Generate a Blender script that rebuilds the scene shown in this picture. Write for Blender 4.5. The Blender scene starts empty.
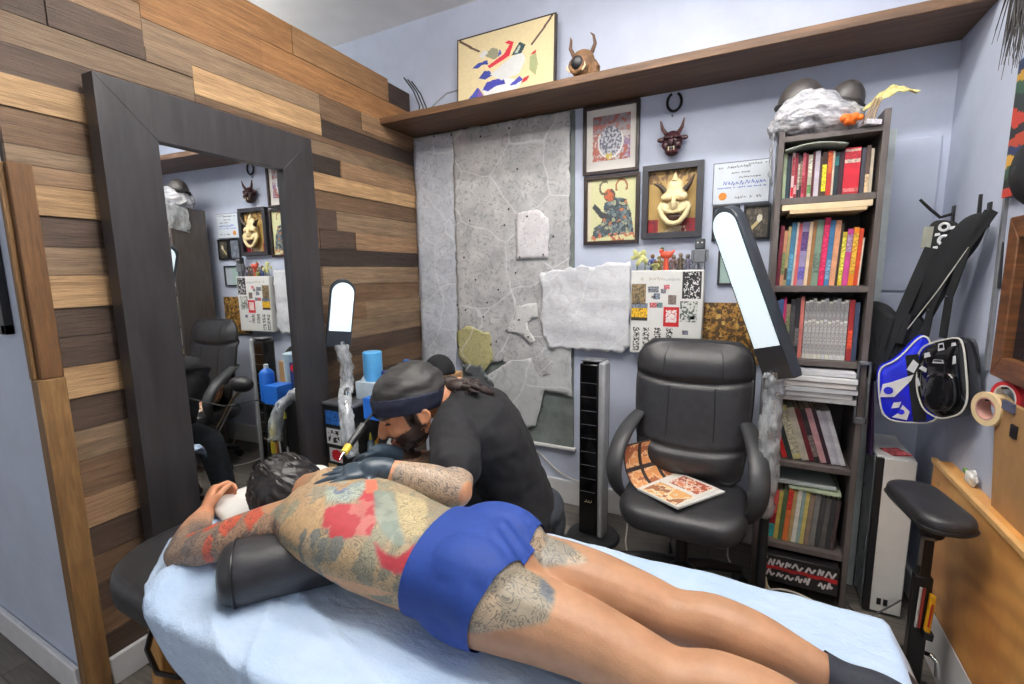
import bpy, bmesh, math, random
import numpy as np
from mathutils import Vector, Matrix, Euler, noise as mnoise
rnd = random.Random(7)
scn = bpy.context.scene
COL = scn.collection
PI = math.pi
V = Vector

# ------------------------------------------------------------------ materials
def lin(c):
    out = []
    for v in c[:3]:
        v = v/255.0
        out.append(v/12.92 if v <= 0.04045 else ((v+0.055)/1.055)**2.4)
    return (*out, 1.0)

def new_mat(name):
    m = bpy.data.materials.new(name); m.use_nodes = True
    nt = m.node_tree; nt.nodes.clear()
    o = nt.nodes.new('ShaderNodeOutputMaterial')
    b = nt.nodes.new('ShaderNodeBsdfPrincipled')
    nt.links.new(b.outputs[0], o.inputs[0])
    return m, nt, b

def node(nt, t, **kw):
    n = nt.nodes.new(t)
    for k, v in kw.items(): setattr(n, k, v)
    return n

def texco(nt, scale=(1,1,1), kind='Object', rot=(0,0,0)):
    tc = node(nt, 'ShaderNodeTexCoord'); mp = node(nt, 'ShaderNodeMapping')
    mp.inputs['Scale'].default_value = scale; mp.inputs['Rotation'].default_value = rot
    nt.links.new(tc.outputs[kind], mp.inputs['Vector'])
    return mp.outputs[0]

def noise_fac(nt, vec, scale, detail=4, lo=.35, hi=.65, rough=.6):
    n = node(nt, 'ShaderNodeTexNoise'); n.inputs['Scale'].default_value = scale
    n.inputs['Detail'].default_value = detail; n.inputs['Roughness'].default_value = rough
    nt.links.new(vec, n.inputs['Vector'])
    r = node(nt, 'ShaderNodeMapRange'); r.inputs[1].default_value = lo; r.inputs[2].default_value = hi
    nt.links.new(n.outputs[0], r.inputs[0])
    return r.outputs[0]

def mixc(nt, fac, a, b, mode='MIX'):
    m = node(nt, 'ShaderNodeMix', data_type='RGBA', blend_type=mode)
    for sock, v in ((m.inputs[0], fac), (m.inputs[6], a), (m.inputs[7], b)):
        if hasattr(v, 'node') or isinstance(v, bpy.types.NodeSocket): nt.links.new(v, sock)
        else: sock.default_value = v
    return m.outputs[2]

def bump(nt, b, h, strength=.3, dist=.01):
    n = node(nt, 'ShaderNodeBump'); n.inputs['Strength'].default_value = strength
    n.inputs['Distance'].default_value = dist
    nt.links.new(h, n.inputs['Height']); nt.links.new(n.outputs[0], b.inputs['Normal'])

def setp(b, rough=.5, metal=0, spec=.5, coat=0, sheen=0, sss=0):
    b.inputs['Roughness'].default_value = rough; b.inputs['Metallic'].default_value = metal
    b.inputs['Specular IOR Level'].default_value = spec; b.inputs['Coat Weight'].default_value = coat
    b.inputs['Sheen Weight'].default_value = sheen

_mc = {}
def mat(name, c, rough=.5, metal=0, var=.12, scale=14, stretch=(1,1,1), bmp=0, bscale=None, spec=.5, coat=0, sheen=0):
    """plain procedural surface: colour broken up by a little noise, optional bump"""
    if name in _mc: return _mc[name]
    m, nt, b = new_mat(name); setp(b, rough, metal, spec, coat, sheen)
    a = lin(c); vec = texco(nt, stretch)
    lo = tuple(x*(1-var) for x in a[:3])+(1,); hi = tuple(min(1, x*(1+var)) for x in a[:3])+(1,)
    f = noise_fac(nt, vec, scale)
    nt.links.new(mixc(nt, f, lo, hi), b.inputs['Base Color'])
    if bmp:
        f2 = noise_fac(nt, vec, bscale or scale*3, 5, .2, .8)
        bump(nt, b, f2, bmp, .01)
    m.diffuse_color = a
    _mc[name] = m; return m

def emat(name, c, strength):
    if name in _mc: return _mc[name]
    m, nt, b = new_mat(name)
    b.inputs['Base Color'].default_value = lin(c)
    b.inputs['Emission Color'].default_value = lin(c); b.inputs['Emission Strength'].default_value = strength
    _mc[name] = m; return m

def amat(name, rough=.5, attr='Col', var=.12, scale=30, stretch=(1,1,1), bmp=0, grain=False, spec=.5, coat=0):
    """colour from a mesh colour attribute times procedural noise"""
    if name in _mc: return _mc[name]
    m, nt, b = new_mat(name); setp(b, rough, 0, spec, coat)
    at = node(nt, 'ShaderNodeAttribute'); at.attribute_name = attr
    vec = texco(nt, stretch)
    f = noise_fac(nt, vec, scale, 6, .3, .7)
    g = (1-var,)*3+(1,); h = (1+var,)*3+(1,)
    c = mixc(nt, 1.0, at.outputs['Color'], mixc(nt, f, g, h), 'MULTIPLY')
    if grain:
        vec2 = texco(nt, (stretch[0]*.35, stretch[1]*.35, stretch[2]*.35))
        f2 = noise_fac(nt, vec2, scale*.6, 8, .38, .66, .7)
        c = mixc(nt, f2, mixc(nt, 1.0, c, (.62,.58,.55,1), 'MULTIPLY'), c)
        vec3 = texco(nt, (5,3,5))
        f3 = noise_fac(nt, vec3, 1.7, 3, .3, .7)
        c = mixc(nt, f3, mixc(nt, 1.0, c, (.8,.78,.76,1), 'MULTIPLY'), c)
    nt.links.new(c, b.inputs['Base Color'])
    if bmp: bump(nt, b, f, bmp, .006)
    _mc[name] = m; return m

def glassy(name, c, alpha=.35, rough=.15):
    """thin clear plastic film: mostly see-through with glossy highlights"""
    if name in _mc: return _mc[name]
    m, nt, b = new_mat(name); setp(b, rough, 0, .8)
    b.inputs['Base Color'].default_value = lin(c)
    vec = texco(nt, (1,1,.35))
    f = noise_fac(nt, vec, 26, 4, .35, .65)
    r = node(nt, 'ShaderNodeMapRange'); r.inputs[3].default_value = alpha*.6; r.inputs[4].default_value = min(1, alpha*1.5)
    nt.links.new(f, r.inputs[0]); nt.links.new(r.outputs[0], b.inputs['Alpha'])
    bump(nt, b, f, .8, .01)
    _mc[name] = m; return m

# ------------------------------------------------------------------ geometry collector
class G:
    def __init__(s): s.v = []; s.f = []; s.m = []; s.c = []
    def add(s, vs, fs, m=0, col=None):
        o = len(s.v); s.v += [tuple(p) for p in vs]
        for f in fs: s.f.append([o+i for i in f]); s.m.append(m); s.c.append(col)
        return s
    def bx(s, x0, x1, y0, y1, z0, z1, m=0, col=None, M=None):
        vs = [V((x, y, z)) for z in (z0, z1) for y in (y0, y1) for x in (x0, x1)]
        if M is not None: vs = [M @ p for p in vs]
        return s.add(vs, [(0,2,3,1),(4,5,7,6),(0,1,5,4),(2,6,7,3),(0,4,6,2),(1,3,7,5)], m, col)
    def prism(s, poly, vec, m=0, col=None):
        n = len(poly); vec = V(vec)
        vs = [V(p) for p in poly] + [V(p)+vec for p in poly]
        fs = [tuple(range(n))[::-1], tuple(range(n, 2*n))] + [(i, (i+1) % n, n+(i+1) % n, n+i) for i in range(n)]
        return s.add(vs, fs, m, col)
    def rings(s, rs, cap=True, m=0, col=None, closed=True):
        n = len(rs[0]); vs = [p for r in rs for p in r]; fs = []
        for i in range(len(rs)-1):
            for j in range(n if closed else n-1):
                k = (j+1) % n
                fs.append((i*n+j, i*n+k, (i+1)*n+k, (i+1)*n+j))
        if cap: fs += [tuple(range(n))[::-1], tuple(range((len(rs)-1)*n, len(rs)*n))]
        return s.add(vs, fs, m, col)
    def tube(s, pts, r, n=10, m=0, cap=True, col=None, flat=1.0):
        pts = [V(p) for p in pts]; k = len(pts)
        rr = [r]*k if not hasattr(r, '__len__') else list(r)
        up = None; rs = []
        for i, p in enumerate(pts):
            t = (pts[min(i+1, k-1)] - pts[max(i-1, 0)]).normalized()
            if up is None:
                up = V((0,0,1)) if abs(t.z) < .9 else V((0,1,0))
            a = t.cross(up)
            if a.length < 1e-6: a = t.orthogonal()
            a.normalize(); b = a.cross(t).normalized(); up = b
            rs.append([p + (a*math.cos(2*PI*j/n)*flat + b*math.sin(2*PI*j/n))*rr[i] for j in range(n)])
        return s.rings(rs, cap, m, col)
    def cyl(s, p0, p1, r0, r1=None, n=20, m=0, col=None):
        return s.tube([p0, p1], [r0, r0 if r1 is None else r1], n, m, True, col)
    def lathe(s, c, prof, n=24, m=0, axis=(0,0,1), col=None):
        c = V(c); ax = V(axis).normalized(); a = ax.orthogonal().normalized(); b = ax.cross(a)
        rs = [[c + ax*h + (a*math.cos(2*PI*j/n) + b*math.sin(2*PI*j/n))*max(r, 1e-4) for j in range(n)] for r, h in prof]
        return s.rings(rs, True, m, col)
    def sph(s, c, r, M=None, nu=20, nv=12, m=0, p=1.0, col=None):
        r = (r,)*3 if not hasattr(r, '__len__') else r
        c = V(c); rs = []
        sp = lambda x: math.copysign(abs(x)**p, x)
        for i in range(nv+1):
            a = -PI/2 + PI*i/nv; a = max(min(a, PI/2-.02), -PI/2+.02)
            ring = []
            for j in range(nu):
                t = 2*PI*j/nu
                q = V((r[0]*sp(math.cos(a))*sp(math.cos(t)), r[1]*sp(math.cos(a))*sp(math.sin(t)), r[2]*sp(math.sin(a))))
                ring.append(c + (M @ q if M is not None else q))
            rs.append(ring)
        return s.rings(rs, True, m, col)
    def torus(s, c, R, r, axis=(0,0,1), n=28, k=10, a0=0, a1=2*PI, m=0):
        c = V(c); ax = V(axis).normalized(); a = ax.orthogonal().normalized(); b = ax.cross(a)
        full = abs(a1-a0-2*PI) < 1e-6
        pts = [c + (a*math.cos(a0+(a1-a0)*i/n) + b*math.sin(a0+(a1-a0)*i/n))*R for i in range(n+1)]
        return s.tube(pts, r, k, m, cap=not full)
    def grid(s, fn, nu, nv, m=0, col=None):
        vs = [fn(i/nu, j/nv) for j in range(nv+1) for i in range(nu+1)]
        fs = [(j*(nu+1)+i, j*(nu+1)+i+1, (j+1)*(nu+1)+i+1, (j+1)*(nu+1)+i) for j in range(nv) for i in range(nu)]
        return s.add(vs, fs, m, col)

def wloc(o):
    l = V((0,0,0))
    while o is not None: l = l + o.location; o = o.parent
    return l

def obj(name, g, mats, parent=None, bevel=0, seg=2, ang=40, sub=0, solid=0, base=None, smooth=True):
    """one mesh object; g holds world coordinates"""
    me = bpy.data.meshes.new(name)
    if isinstance(g, G):
        me.from_pydata([tuple(p) for p in g.v], [], g.f)
        for i, p in enumerate(me.polygons): p.material_index = g.m[i]
        if any(c is not None for c in g.c):
            ca = me.color_attributes.new('Col', 'FLOAT_COLOR', 'CORNER')
            for i, p in enumerate(me.polygons):
                c = g.c[i] or (1,1,1,1)
                for li in p.loop_indices: ca.data[li].color = c
        bm = bmesh.new(); bm.from_mesh(me); bmesh.ops.recalc_face_normals(bm, faces=bm.faces); bm.to_mesh(me); bm.free()
    else: me = g
    for m in (mats if isinstance(mats, (list, tuple)) else [mats]): me.materials.append(m)
    o = bpy.data.objects.new(name, me); COL.objects.link(o)
    if parent is not None:
        o.parent = parent; me.transform(Matrix.Translation(-wloc(parent)))
    else:
        co = np.array([v.co for v in me.vertices])
        lo, hi = co.min(0), co.max(0)
        b = V(base) if base is not None else V(((lo[0]+hi[0])/2, (lo[1]+hi[1])/2, lo[2]))
        me.transform(Matrix.Translation(-b)); o.location = b
    if smooth:
        me.polygons.foreach_set('use_smooth', [True]*len(me.polygons)); me.set_sharp_from_angle(angle=math.radians(ang))
    if solid:
        md = o.modifiers.new('solid', 'SOLIDIFY'); md.thickness = solid; md.offset = 0
    if bevel:
        md = o.modifiers.new('bevel', 'BEVEL'); md.width = bevel; md.segments = seg; md.limit_method = 'ANGLE'; md.angle_limit = math.radians(35)
    if sub:
        md = o.modifiers.new('sub', 'SUBSURF'); md.levels = sub; md.render_levels = sub
    return o

def tag(o, label, cat, group=None, kind=None):
    o['label'] = label; o['category'] = cat
    if group: o['group'] = group
    if kind: o['kind'] = kind
    return o
def thing(name, label, cat, loc, group=None):
    o = bpy.data.objects.new(name, None); COL.objects.link(o); o.location = loc; o.empty_display_size = .05
    return tag(o, label, cat, group)
def struct(o): o['kind'] = 'structure'; return o

def text_mesh(txt, size, M, depth=.0006, align='LEFT'):
    cu = bpy.data.curves.new('t', 'FONT'); cu.body = txt; cu.size = size; cu.extrude = depth; cu.align_x = align
    o = bpy.data.objects.new('t', cu); COL.objects.link(o)
    dg = bpy.context.evaluated_depsgraph_get()
    me = bpy.data.meshes.new_from_object(o.evaluated_get(dg)); me.transform(M)
    bpy.data.objects.remove(o); bpy.data.curves.remove(cu)
    return me
def add_mesh(g, me, m=0):
    g.add([v.co.copy() for v in me.vertices], [tuple(p.vertices) for p in me.polygons], m)

# frames of reference on the walls: local (a, b) -> a along the wall, b up, text faces the room
def MB(x, z, y=2.53, rot=0):   # on the back wall
    return Matrix.Translation((x, y, z)) @ Matrix.Rotation(PI/2, 4, 'X') @ Matrix.Rotation(rot, 4, 'Z')

# ------------------------------------------------------------------ camera
yaw, pit, rol = math.radians(27.02836803), math.radians(8.16931996), math.radians(-0.85025998)
f0 = V((-math.sin(yaw), math.cos(yaw), 0)); r0 = V((math.cos(yaw), math.sin(yaw), 0)); u0 = V((0,0,1))
f1 = f0*math.cos(pit) - u0*math.sin(pit); u1 = u0*math.cos(pit) + f0*math.sin(pit)
r2 = r0*math.cos(rol) + u1*math.sin(rol); u2 = u1*math.cos(rol) - r0*math.sin(rol)
cam = bpy.data.cameras.new('camera'); cam.sensor_width = 36; cam.lens = 463.55/1024*36
cam.shift_y = -.0026; cam.clip_start = .02
co = bpy.data.objects.new('camera', cam); COL.objects.link(co)
co.matrix_world = Matrix(((r2.x, u2.x, -f1.x, 0), (r2.y, u2.y, -f1.y, 0), (r2.z, u2.z, -f1.z, 1.4), (0,0,0,1)))
scn.camera = co

# ------------------------------------------------------------------ room
LW, RW, BW, CZ = -1.909, .688, 2.53, 2.96
FRONT, FARL = -2.2, -4.6
wall_paint = mat('blue_grey_paint', (194,202,222), .6, var=.05, scale=5, bmp=.06, bscale=60)
white_trim = mat('white_trim_paint', (222,222,224), .45, var=.04)
ceil_paint = mat('ceiling_paint', (228,228,228), .8, var=.04, scale=4)

def floor_mat():
    m, nt, b = new_mat('grey_vinyl_planks'); setp(b, .42)
    vec = texco(nt, (1,1,1))
    br = node(nt, 'ShaderNodeTexBrick'); br.offset = .37; br.inputs['Scale'].default_value = 1
    br.inputs['Brick Width'].default_value = 1.1; br.inputs['Row Height'].default_value = .13; br.inputs['Mortar Size'].default_value = .002
    br.inputs['Color1'].default_value = lin((112,107,101)); br.inputs['Color2'].default_value = lin((82,78,74)); br.inputs['Mortar'].default_value = lin((52,49,47))
    nt.links.new(vec, br.inputs['Vector'])
    f = noise_fac(nt, texco(nt, (2.5,26,10)), 3, 8, .3, .7)
    c = mixc(nt, f, mixc(nt, 1.0, br.outputs[0], (.62,.62,.62,1), 'MULTIPLY'), mixc(nt, 1.0, br.outputs[0], (1.3,1.28,1.25,1), 'MULTIPLY'))
    nt.links.new(c, b.inputs['Base Color']); bump(nt, b, f, .15, .003)
    return m
struct(obj('floor', G().bx(FARL, RW+.1, FRONT, BW+.1, -.06, 0), floor_mat()))
struct(obj('ceiling', G().bx(FARL, RW+.1, FRONT, BW+.1, CZ, CZ+.06), ceil_paint))
struct(obj('wall_back', G().bx(FARL, RW+.1, BW, BW+.1, 0, CZ), wall_paint))
struct(obj('wall_right', G().bx(RW, RW+.1, FRONT, BW, 0, CZ), wall_paint))
struct(obj('wall_front', G().bx(FARL, LW-.022, .572, .66, 0, 1.735), wall_paint))

# reclaimed-wood wall: individual boards, one surface
wood = amat('reclaimed_boards', .6, var=.3, scale=9, stretch=(6,1.1,22), bmp=.35, grain=True)
TONE = {'D': (92,74,62), 'B': (128,101,76), 'G': (142,120,96), 'L': (200,164,120), 'O': (158,114,70), 'M': (160,122,82), 'K': (66,54,47), 'T': (166,134,102)}
g = G()
g.bx(LW-.09, LW-.014, .60, BW-.006, 0, 2.54, 0, lin((70,54,44)))
def board(y0, y1, z0, z1, t, dx=0):
    c = TONE[t]; k = rnd.uniform(.92, 1.08); c = tuple(min(255, v*k) for v in c)
    gap = .0010
    x = LW + rnd.uniform(-.003, .003) + dx
    g.bx(x-.016, x, y0+gap, y1-gap, z0+gap, z1-gap, 0, lin(c))
E0 = BW-.004
rows = [
 (2.42, 2.55, [(.6,1.02,'O'),(1.02,1.62,'O'),(1.62,2.3,'M')]), (2.335, 2.42, [(.58,.98,'O')]), (2.25, 2.335, [(.58,.98,'T')]),
 (2.152, 2.25, [(.58,.72,'D'),(.72,.98,'D')]), (2.066, 2.152, [(.58,1.14,'G')]), (2.152, 2.199, [(.98,1.14,'G')]),
 (2.294, 2.42, [(.98,1.45,'O'),(1.45,E0,'O')]), (2.199, 2.294, [(.98,1.76,'G'),(1.76,2.05,'B'),(2.05,E0,'T')]),
 (2.176, 2.199, [(1.76,E0,'B')]), (2.095, 2.199, [(1.14,1.76,'L')]), (2.095, 2.176, [(1.76,E0,'K')]), (2.066, 2.095, [(1.14,E0,'B')]),
]
for z0, z1, segs in rows:
    for y0, y1, t in segs: board(y0, y1, z0, z1, t)
for z0, z1, segs in [
 (1.98,2.066,'D'),(1.89,1.98,'L'),(1.788,1.89,'B'),(1.735,1.788,'G'),(1.681,1.735,'T'),(1.591,1.681,'L'),(1.5,1.591,'D'),(1.413,1.5,'G'),
 (1.311,1.413,'L'),(1.22,1.311,'D'),(1.125,1.22,'D'),(1.022,1.125,'L'),(.915,1.022,'D'),(.815,.915,'G'),(.69,.815,'B'),(.585,.69,'T'),
 (.48,.585,'D'),(.38,.48,'B'),(.28,.38,'D'),(.19,.28,'B'),(.1,.19,'D'),(0,.1,'D')]:
    board(.58, 1.2, z0, z1, segs, .004 if segs in 'LT' else 0)
for z0, z1, segs in [
 (1.998,2.066,[(1.2,E0,'G')]),(1.91,1.998,[(1.2,1.68,'D'),(1.68,1.87,'K'),(1.87,E0,'T')]),(1.826,1.91,[(1.2,1.6,'B'),(1.6,E0,'L')]),
 (1.735,1.826,[(1.2,1.55,'D'),(1.55,E0,'B')]),(1.633,1.735,[(1.2,1.82,'D'),(1.82,E0,'G')]),(1.536,1.633,[(1.2,1.7,'B'),(1.7,1.95,'D'),(1.95,E0,'T')]),
 (1.447,1.536,[(1.2,E0,'K')]),(1.35,1.447,[(1.2,1.7,'B'),(1.7,E0,'G')]),(1.25,1.35,[(1.2,1.9,'G'),(1.9,E0,'B')]),(1.15,1.25,[(1.2,2.0,'B'),(2.0,E0,'G')]),
 (1.05,1.15,[(1.2,E0,'G')]),(.95,1.05,[(1.2,E0,'D')]),(.84,.95,[(1.2,E0,'B')]),(.74,.84,[(1.2,E0,'D')]),(.62,.74,[(1.2,E0,'M')]),(.5,.62,[(1.2,E0,'D')]),(.25,.5,[(1.2,E0,'B')]),(0,.25,[(1.2,E0,'D')])]:
    for y0, y1, t in segs: board(y0, y1, z0, z1, t, .004 if t in 'LT' else 0)
WA = Matrix.Translation((LW,.68,0)) @ Matrix.Rotation(.04, 4, 'Z') @ Matrix.Translation((-LW,-.68,0))
def turn(g):
    g.v = [tuple(WA @ V(p)) for p in g.v]; return g
struct(obj('wall_left', turn(g), wood, bevel=0, smooth=False))
# corner post at the open end of the wood wall
g = G(); c1 = lin((124,88,52)); c2 = lin((152,116,72))
g.bx(LW-.02, LW+.022, .574, .628, 1.10, 1.735, 0, c1)
g.bx(LW-.02, LW+.002, .560, .574, 1.10, 1.735, 0, c2)
g.bx(LW-.02, LW+.03, .562, .628, 0, 1.10, 0, c2)
struct(obj('trim_1', g, amat('post_wood', .55, var=.22, scale=8, stretch=(14,14,1.2), bmp=.3, grain=True), bevel=.003))
# baseboards
g = G(); g.bx(LW, LW+.018, .632, BW-.02, 0, .105); struct(obj('baseboard_left', turn(g), white_trim, bevel=.005))
g = G(); g.bx(FARL, LW-.03, .553, .571, 0, .11); struct(obj('baseboard_front', g, white_trim, bevel=.005))
g = G(); g.bx(LW-.06, .42, BW-.018, BW, 0, .15); struct(obj('baseboard_back', g, white_trim, bevel=.005))
g = G(); g.bx(RW-.018, RW, -1.2, BW-.02, 0, .115); struct(obj('baseboard_right', g, white_trim, bevel=.005))
# painted access panel on the back wall right of the bookcase
g = G(); g.bx(.43, .66, BW-.012, BW, 1.30, 1.92); g.bx(.43, .66, BW-.008, BW, .74, 1.29)
struct(obj('trim_2', g, wall_paint, bevel=.003))

# long plank shelf, high on the back wall
sh = obj('wall_shelf', G().bx(-1.975, RW-.001, 2.205, BW-.001, 2.268, 2.305, 0), mat('shelf_plank', (96,69,47), .55, var=.35, scale=5, stretch=(.6,9,9), bmp=.25), bevel=.003)
tag(sh, 'long brown wooden plank shelf running high along the back wall', 'shelf')
# ------------------------------------------------------------------ common materials
black_metal = mat('black_metal', (26,26,28), .4, var=.1)
black_plastic = mat('black_plastic', (30,30,33), .38, var=.12)
black_leather = mat('black_leather', (44,44,47), .40, var=.2, scale=30, bmp=.12, bscale=220)
chrome = mat('chrome_metal', (205,208,212), .16, 1, var=.05)
steel_grey = mat('grey_metal', (120,123,128), .4, .6)
white_plastic = mat('white_plastic', (226,226,224), .35, var=.03)
paper = mat('white_paper', (232,232,228), .7, var=.04)
cream_paper = mat('cream_paper', (226,208,172), .7, var=.08)
film = glassy('clear_plastic_film', (225,230,235), .42)
pic = amat('printed_picture', .45, var=.06, scale=60)
dark_frame = mat('dark_wood_frame', (44,30,28), .4, var=.2, scale=20)
grey_frame = mat('charcoal_frame', (48,48,54), .4, var=.1)

def fbm(x, y, s=1.0, seed=0, o=4):
    return mnoise.fractal(V((x*s+seed*7.3, y*s-seed*3.1, seed*1.7)), 1.0, 2.0, o)
def cell(x, y, s, seed=0):
    d, p = mnoise.voronoi(V((x*s+seed*5.1, y*s+seed*2.3, seed)))
    return d[0], d[1]-d[0], p[0]
def hsh(p):
    return (math.sin(p[0]*12.9898+p[1]*78.233+p[2]*37.7)*43758.5453) % 1.0
def inpoly(x, y, P):
    c = False; n = len(P); j = n-1
    for i in range(n):
        if (P[i][1] > y) != (P[j][1] > y) and x < (P[j][0]-P[i][0])*(y-P[i][1])/(P[j][1]-P[i][1])+P[i][0]: c = not c
        j = i
    return c

def painted(name, parent, O, U, W, w, h, nu, nv, fn, material=None, thick=.0012, bulge=None):
    """a flat printed sheet: fn(u, v) gives its colour (0-255), u, v in 0..1 from lower left"""
    O, U, W = V(O), V(U).normalized(), V(W).normalized(); N = U.cross(W)
    g = G()
    for j in range(nv+1):
        for i in range(nu+1):
            u, v = i/nu, j/nv
            g.v.append(tuple(O + U*(w*u) + W*(h*v) + N*(bulge(u, v) if bulge else 0)))
    for j in range(nv):
        for i in range(nu):
            a = j*(nu+1)+i
            g.f.append([a, a+1, a+nu+2, a+nu+1]); g.m.append(0)
            c = fn((i+.5)/nu, (j+.5)/nv); g.c.append(lin(c) if c else None)
    b0 = len(g.v)
    # back and rim so the sheet has thickness
    q = [O, O+U*w, O+U*w+W*h, O+W*h]
    qb = [p - N*thick for p in q]
    e = fn(.02, .02)
    if not bulge:
        g.add(q+qb, [(0,1,5,4),(1,2,6,5),(2,3,7,6),(3,0,4,7),(7,6,5,4)], 0, lin(e))
    return obj(name, g, material or pic, parent)

# ------------------------------------------------------------------ leaning mirror
mir_a = .04
MR = Matrix.Translation((-1.86, 1.2, 0)) @ Matrix.Rotation(-mir_a*-1, 4, 'Z')
# local: x out of the wall, y along the wall, z up
t = thing('standing_mirror', 'tall mirror in a wide black-brown frame leaning on the wood wall', 'mirror', (-1.88, 1.2, 0))
frame_m = mat('espresso_veneer', (48,46,48), .40, var=.25, scale=6, stretch=(4,4,.6))
y0, y1, z0, z1, fw = -.426, .405, .015, 2.030, .167
def fr(poly):
    g = G(); P = [MR @ V((.022, y, z)) for y, z in poly]
    g.prism(P, MR.to_3x3() @ V((-.062, 0, 0))); return g
obj('frame_side', fr([(y0,z0),(y0+fw,z0+fw),(y0+fw,z1-fw),(y0,z1)]), frame_m, t, bevel=.0015)
obj('frame_side', fr([(y1,z0),(y1,z1),(y1-fw,z1-fw),(y1-fw,z0+fw)]), frame_m, t, bevel=.0015)
obj('frame_top', fr([(y0,z1),(y0+fw,z1-fw),(y1-fw,z1-fw),(y1,z1)]), frame_m, t, bevel=.0015)
obj('frame_bottom', fr([(y0,z0),(y1,z0),(y1-fw,z0+fw),(y0+fw,z0+fw)]), frame_m, t, bevel=.0015)
mm, nt, b = new_mat('mirror_glass'); setp(b, .01, 1); b.inputs['Base Color'].default_value = (.86,.88,.88,1)
g = G(); g.prism([MR @ V((.0, y, z)) for y, z in ((y0+fw-.01,z0+fw-.01),(y1-fw+.01,z0+fw-.01),(y1-fw+.01,z1-fw+.01),(y0+fw-.01,z1-fw+.01))], MR.to_3x3() @ V((-.006,0,0)))
obj('glass', g, mm, t, smooth=False)

# dark picture at the left edge of the painted wall
t = thing('framed_picture', 'dark framed picture on the painted wall left of the wooden corner post', 'picture', (-2.2, .565, 1.25))
g = G(); X0, X1, Zb, Zt = -2.45, -2.015, 1.235, 1.57
for a in ((X0,X1,Zb,Zb+.03),(X0,X1,Zt-.03,Zt),(X0,X0+.03,Zb,Zt),(X1-.03,X1,Zb,Zt)): g.bx(a[0],a[1],.55,.571,a[2],a[3])
obj('frame', g, black_plastic, t, bevel=.002)
obj('glass', G().bx(X0+.02,X1-.02,.560,.571,Zb+.02,Zt-.02), mat('dark_picture_glass', (38,46,60), .12, var=.4, scale=5), t)

# ------------------------------------------------------------------ things on the long shelf
t = thing('canvas_painting', 'cream canvas with an abstract red and blue bird-like design on the long shelf', 'painting', (-1.27, 2.44, 2.3055))
tilt = .0
CX0, CX1, CZ0, CZ1 = -1.575, -.965, 2.3055, 2.735
def canv(u, v):
    # coloured facets of the abstract design, drawn in canvas units
    shapes = [
     ([(.06,.0),(.36,0),(.30,.10),(.235,.235),(.225,.25)], (70,84,176)), ([(.22,.03),(.34,.0),(.235,.245)], (120,86,168)),
     ([(.27,.22),(.48,.33),(.70,.20),(.62,.08),(.40,.05),(.30,.12)], (240,240,240)),
     ([(.28,.20),(.33,.30),(.50,.32),(.52,.22),(.42,.21),(.34,.16)], (66,70,170)),
     ([(.56,.18),(.66,.28),(.70,.22),(.62,.17)], (66,70,170)),
     ([(.24,.38),(.30,.47),(.36,.45),(.38,.38),(.31,.34)], (60,74,158)),
     ([(.17,.55),(.22,.60),(.33,.62),(.34,.55),(.28,.57),(.23,.53)], (50,66,150)),
     ([(.33,.53),(.53,.66),(.56,.60),(.36,.49)], (214,52,70)), ([(.50,.64),(.56,.76),(.51,.80),(.55,.82),(.60,.78),(.56,.60)], (216,48,66)),
     ([(.36,.40),(.58,.58),(.68,.62),(.72,.50),(.66,.32),(.48,.28)], (226,228,226)),
     ([(.58,.60),(.66,.76),(.72,.70),(.68,.60)], (46,70,72)), ([(.61,.62),(.66,.72),(.67,.68),(.64,.61)], (190,200,190)),
     ([(.29,.70),(.38,.78),(.44,.74),(.46,.64),(.40,.60)], (156,154,128)), ([(.44,.62),(.46,.74),(.48,.66)], (70,84,176)),
     ([(.76,.52),(.82,.56),(.84,.40),(.82,.24),(.76,.34)], (170,176,128)), ([(.76,.54),(.82,.60),(.82,.55)], (200,44,50)),
     ([(.70,.24),(.76,.26),(.74,.20),(.68,.17)], (196,44,56)), ([(.24,.70),(.30,.78),(.34,.72),(.28,.66)], (232,232,228)),
     ([(.76,.68),(.96,.985),(.985,.985),(.785,.67)], (96,72,60)), ([(.02,.965),(.24,.76),(.26,.775),(.03,.99)], (104,80,66))]
    c = (238,220,174); v0 = v; v = (v-.115)/.86 if v < .86 else v
    if u < .012 or u > .985 or v > .985 or v < .01: return (58,48,44)
    for P, k in shapes:
        if inpoly(u, v, P): c = k
    return c
painted('canvas', t, (CX0,2.422,CZ0), (1,0,.0), (0,.06,1), CX1-CX0, CZ1-CZ0, 150, 110, canv)
g = G(); g.prism([(CX0,2.424,CZ0),(CX1,2.424,CZ0),(CX1,2.45,CZ1),(CX0,2.45,CZ1)], (0,.026,0))
obj('stretcher_frame', g, mat('canvas_edge', (60,52,48), .7), t)

# horned wooden mask

t = thing('carved_mask', 'small brown horned carved mask with open black mouth on the long shelf', 'mask', (-.765, 2.36, 2.3055))
g = G(); g.sph((-.765,2.37,2.375), (.06,.04,.066), p=.9)
g.tube([(-.71,2.36,2.31),(-.70,2.35,2.345),(-.705,2.35,2.375)], [.03,.028,.012])
g.torus((-.785,2.33,2.36), .03, .010, (0,1,0), 18, 8)
obj('face', g, mat('carved_brown_wood', (112,80,50), .55, var=.5, scale=40, bmp=.4), t)
obj('mouth', G().sph((-.780,2.325,2.372), (.030,.014,.030)), black_plastic, t)
for sx in (-1, 1):
    p = [( -.765+sx*.045,2.37,2.42), (-.765+sx*.062,2.365,2.455), (-.765+sx*.056,2.36,2.49), (-.765+sx*.05-.01,2.36,2.505)]
    obj('horn', G().tube(p, [.011,.009,.006,.002]), mat('horn_brown', (84,54,34), .5), t)
    obj('tusk', G().tube([(-.765+sx*.03-.02,2.33,2.335),(-.765+sx*.045-.02,2.325,2.35),(-.765+sx*.042-.02,2.33,2.372)], [.006,.005,.001]), cream_paper, t)
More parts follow.
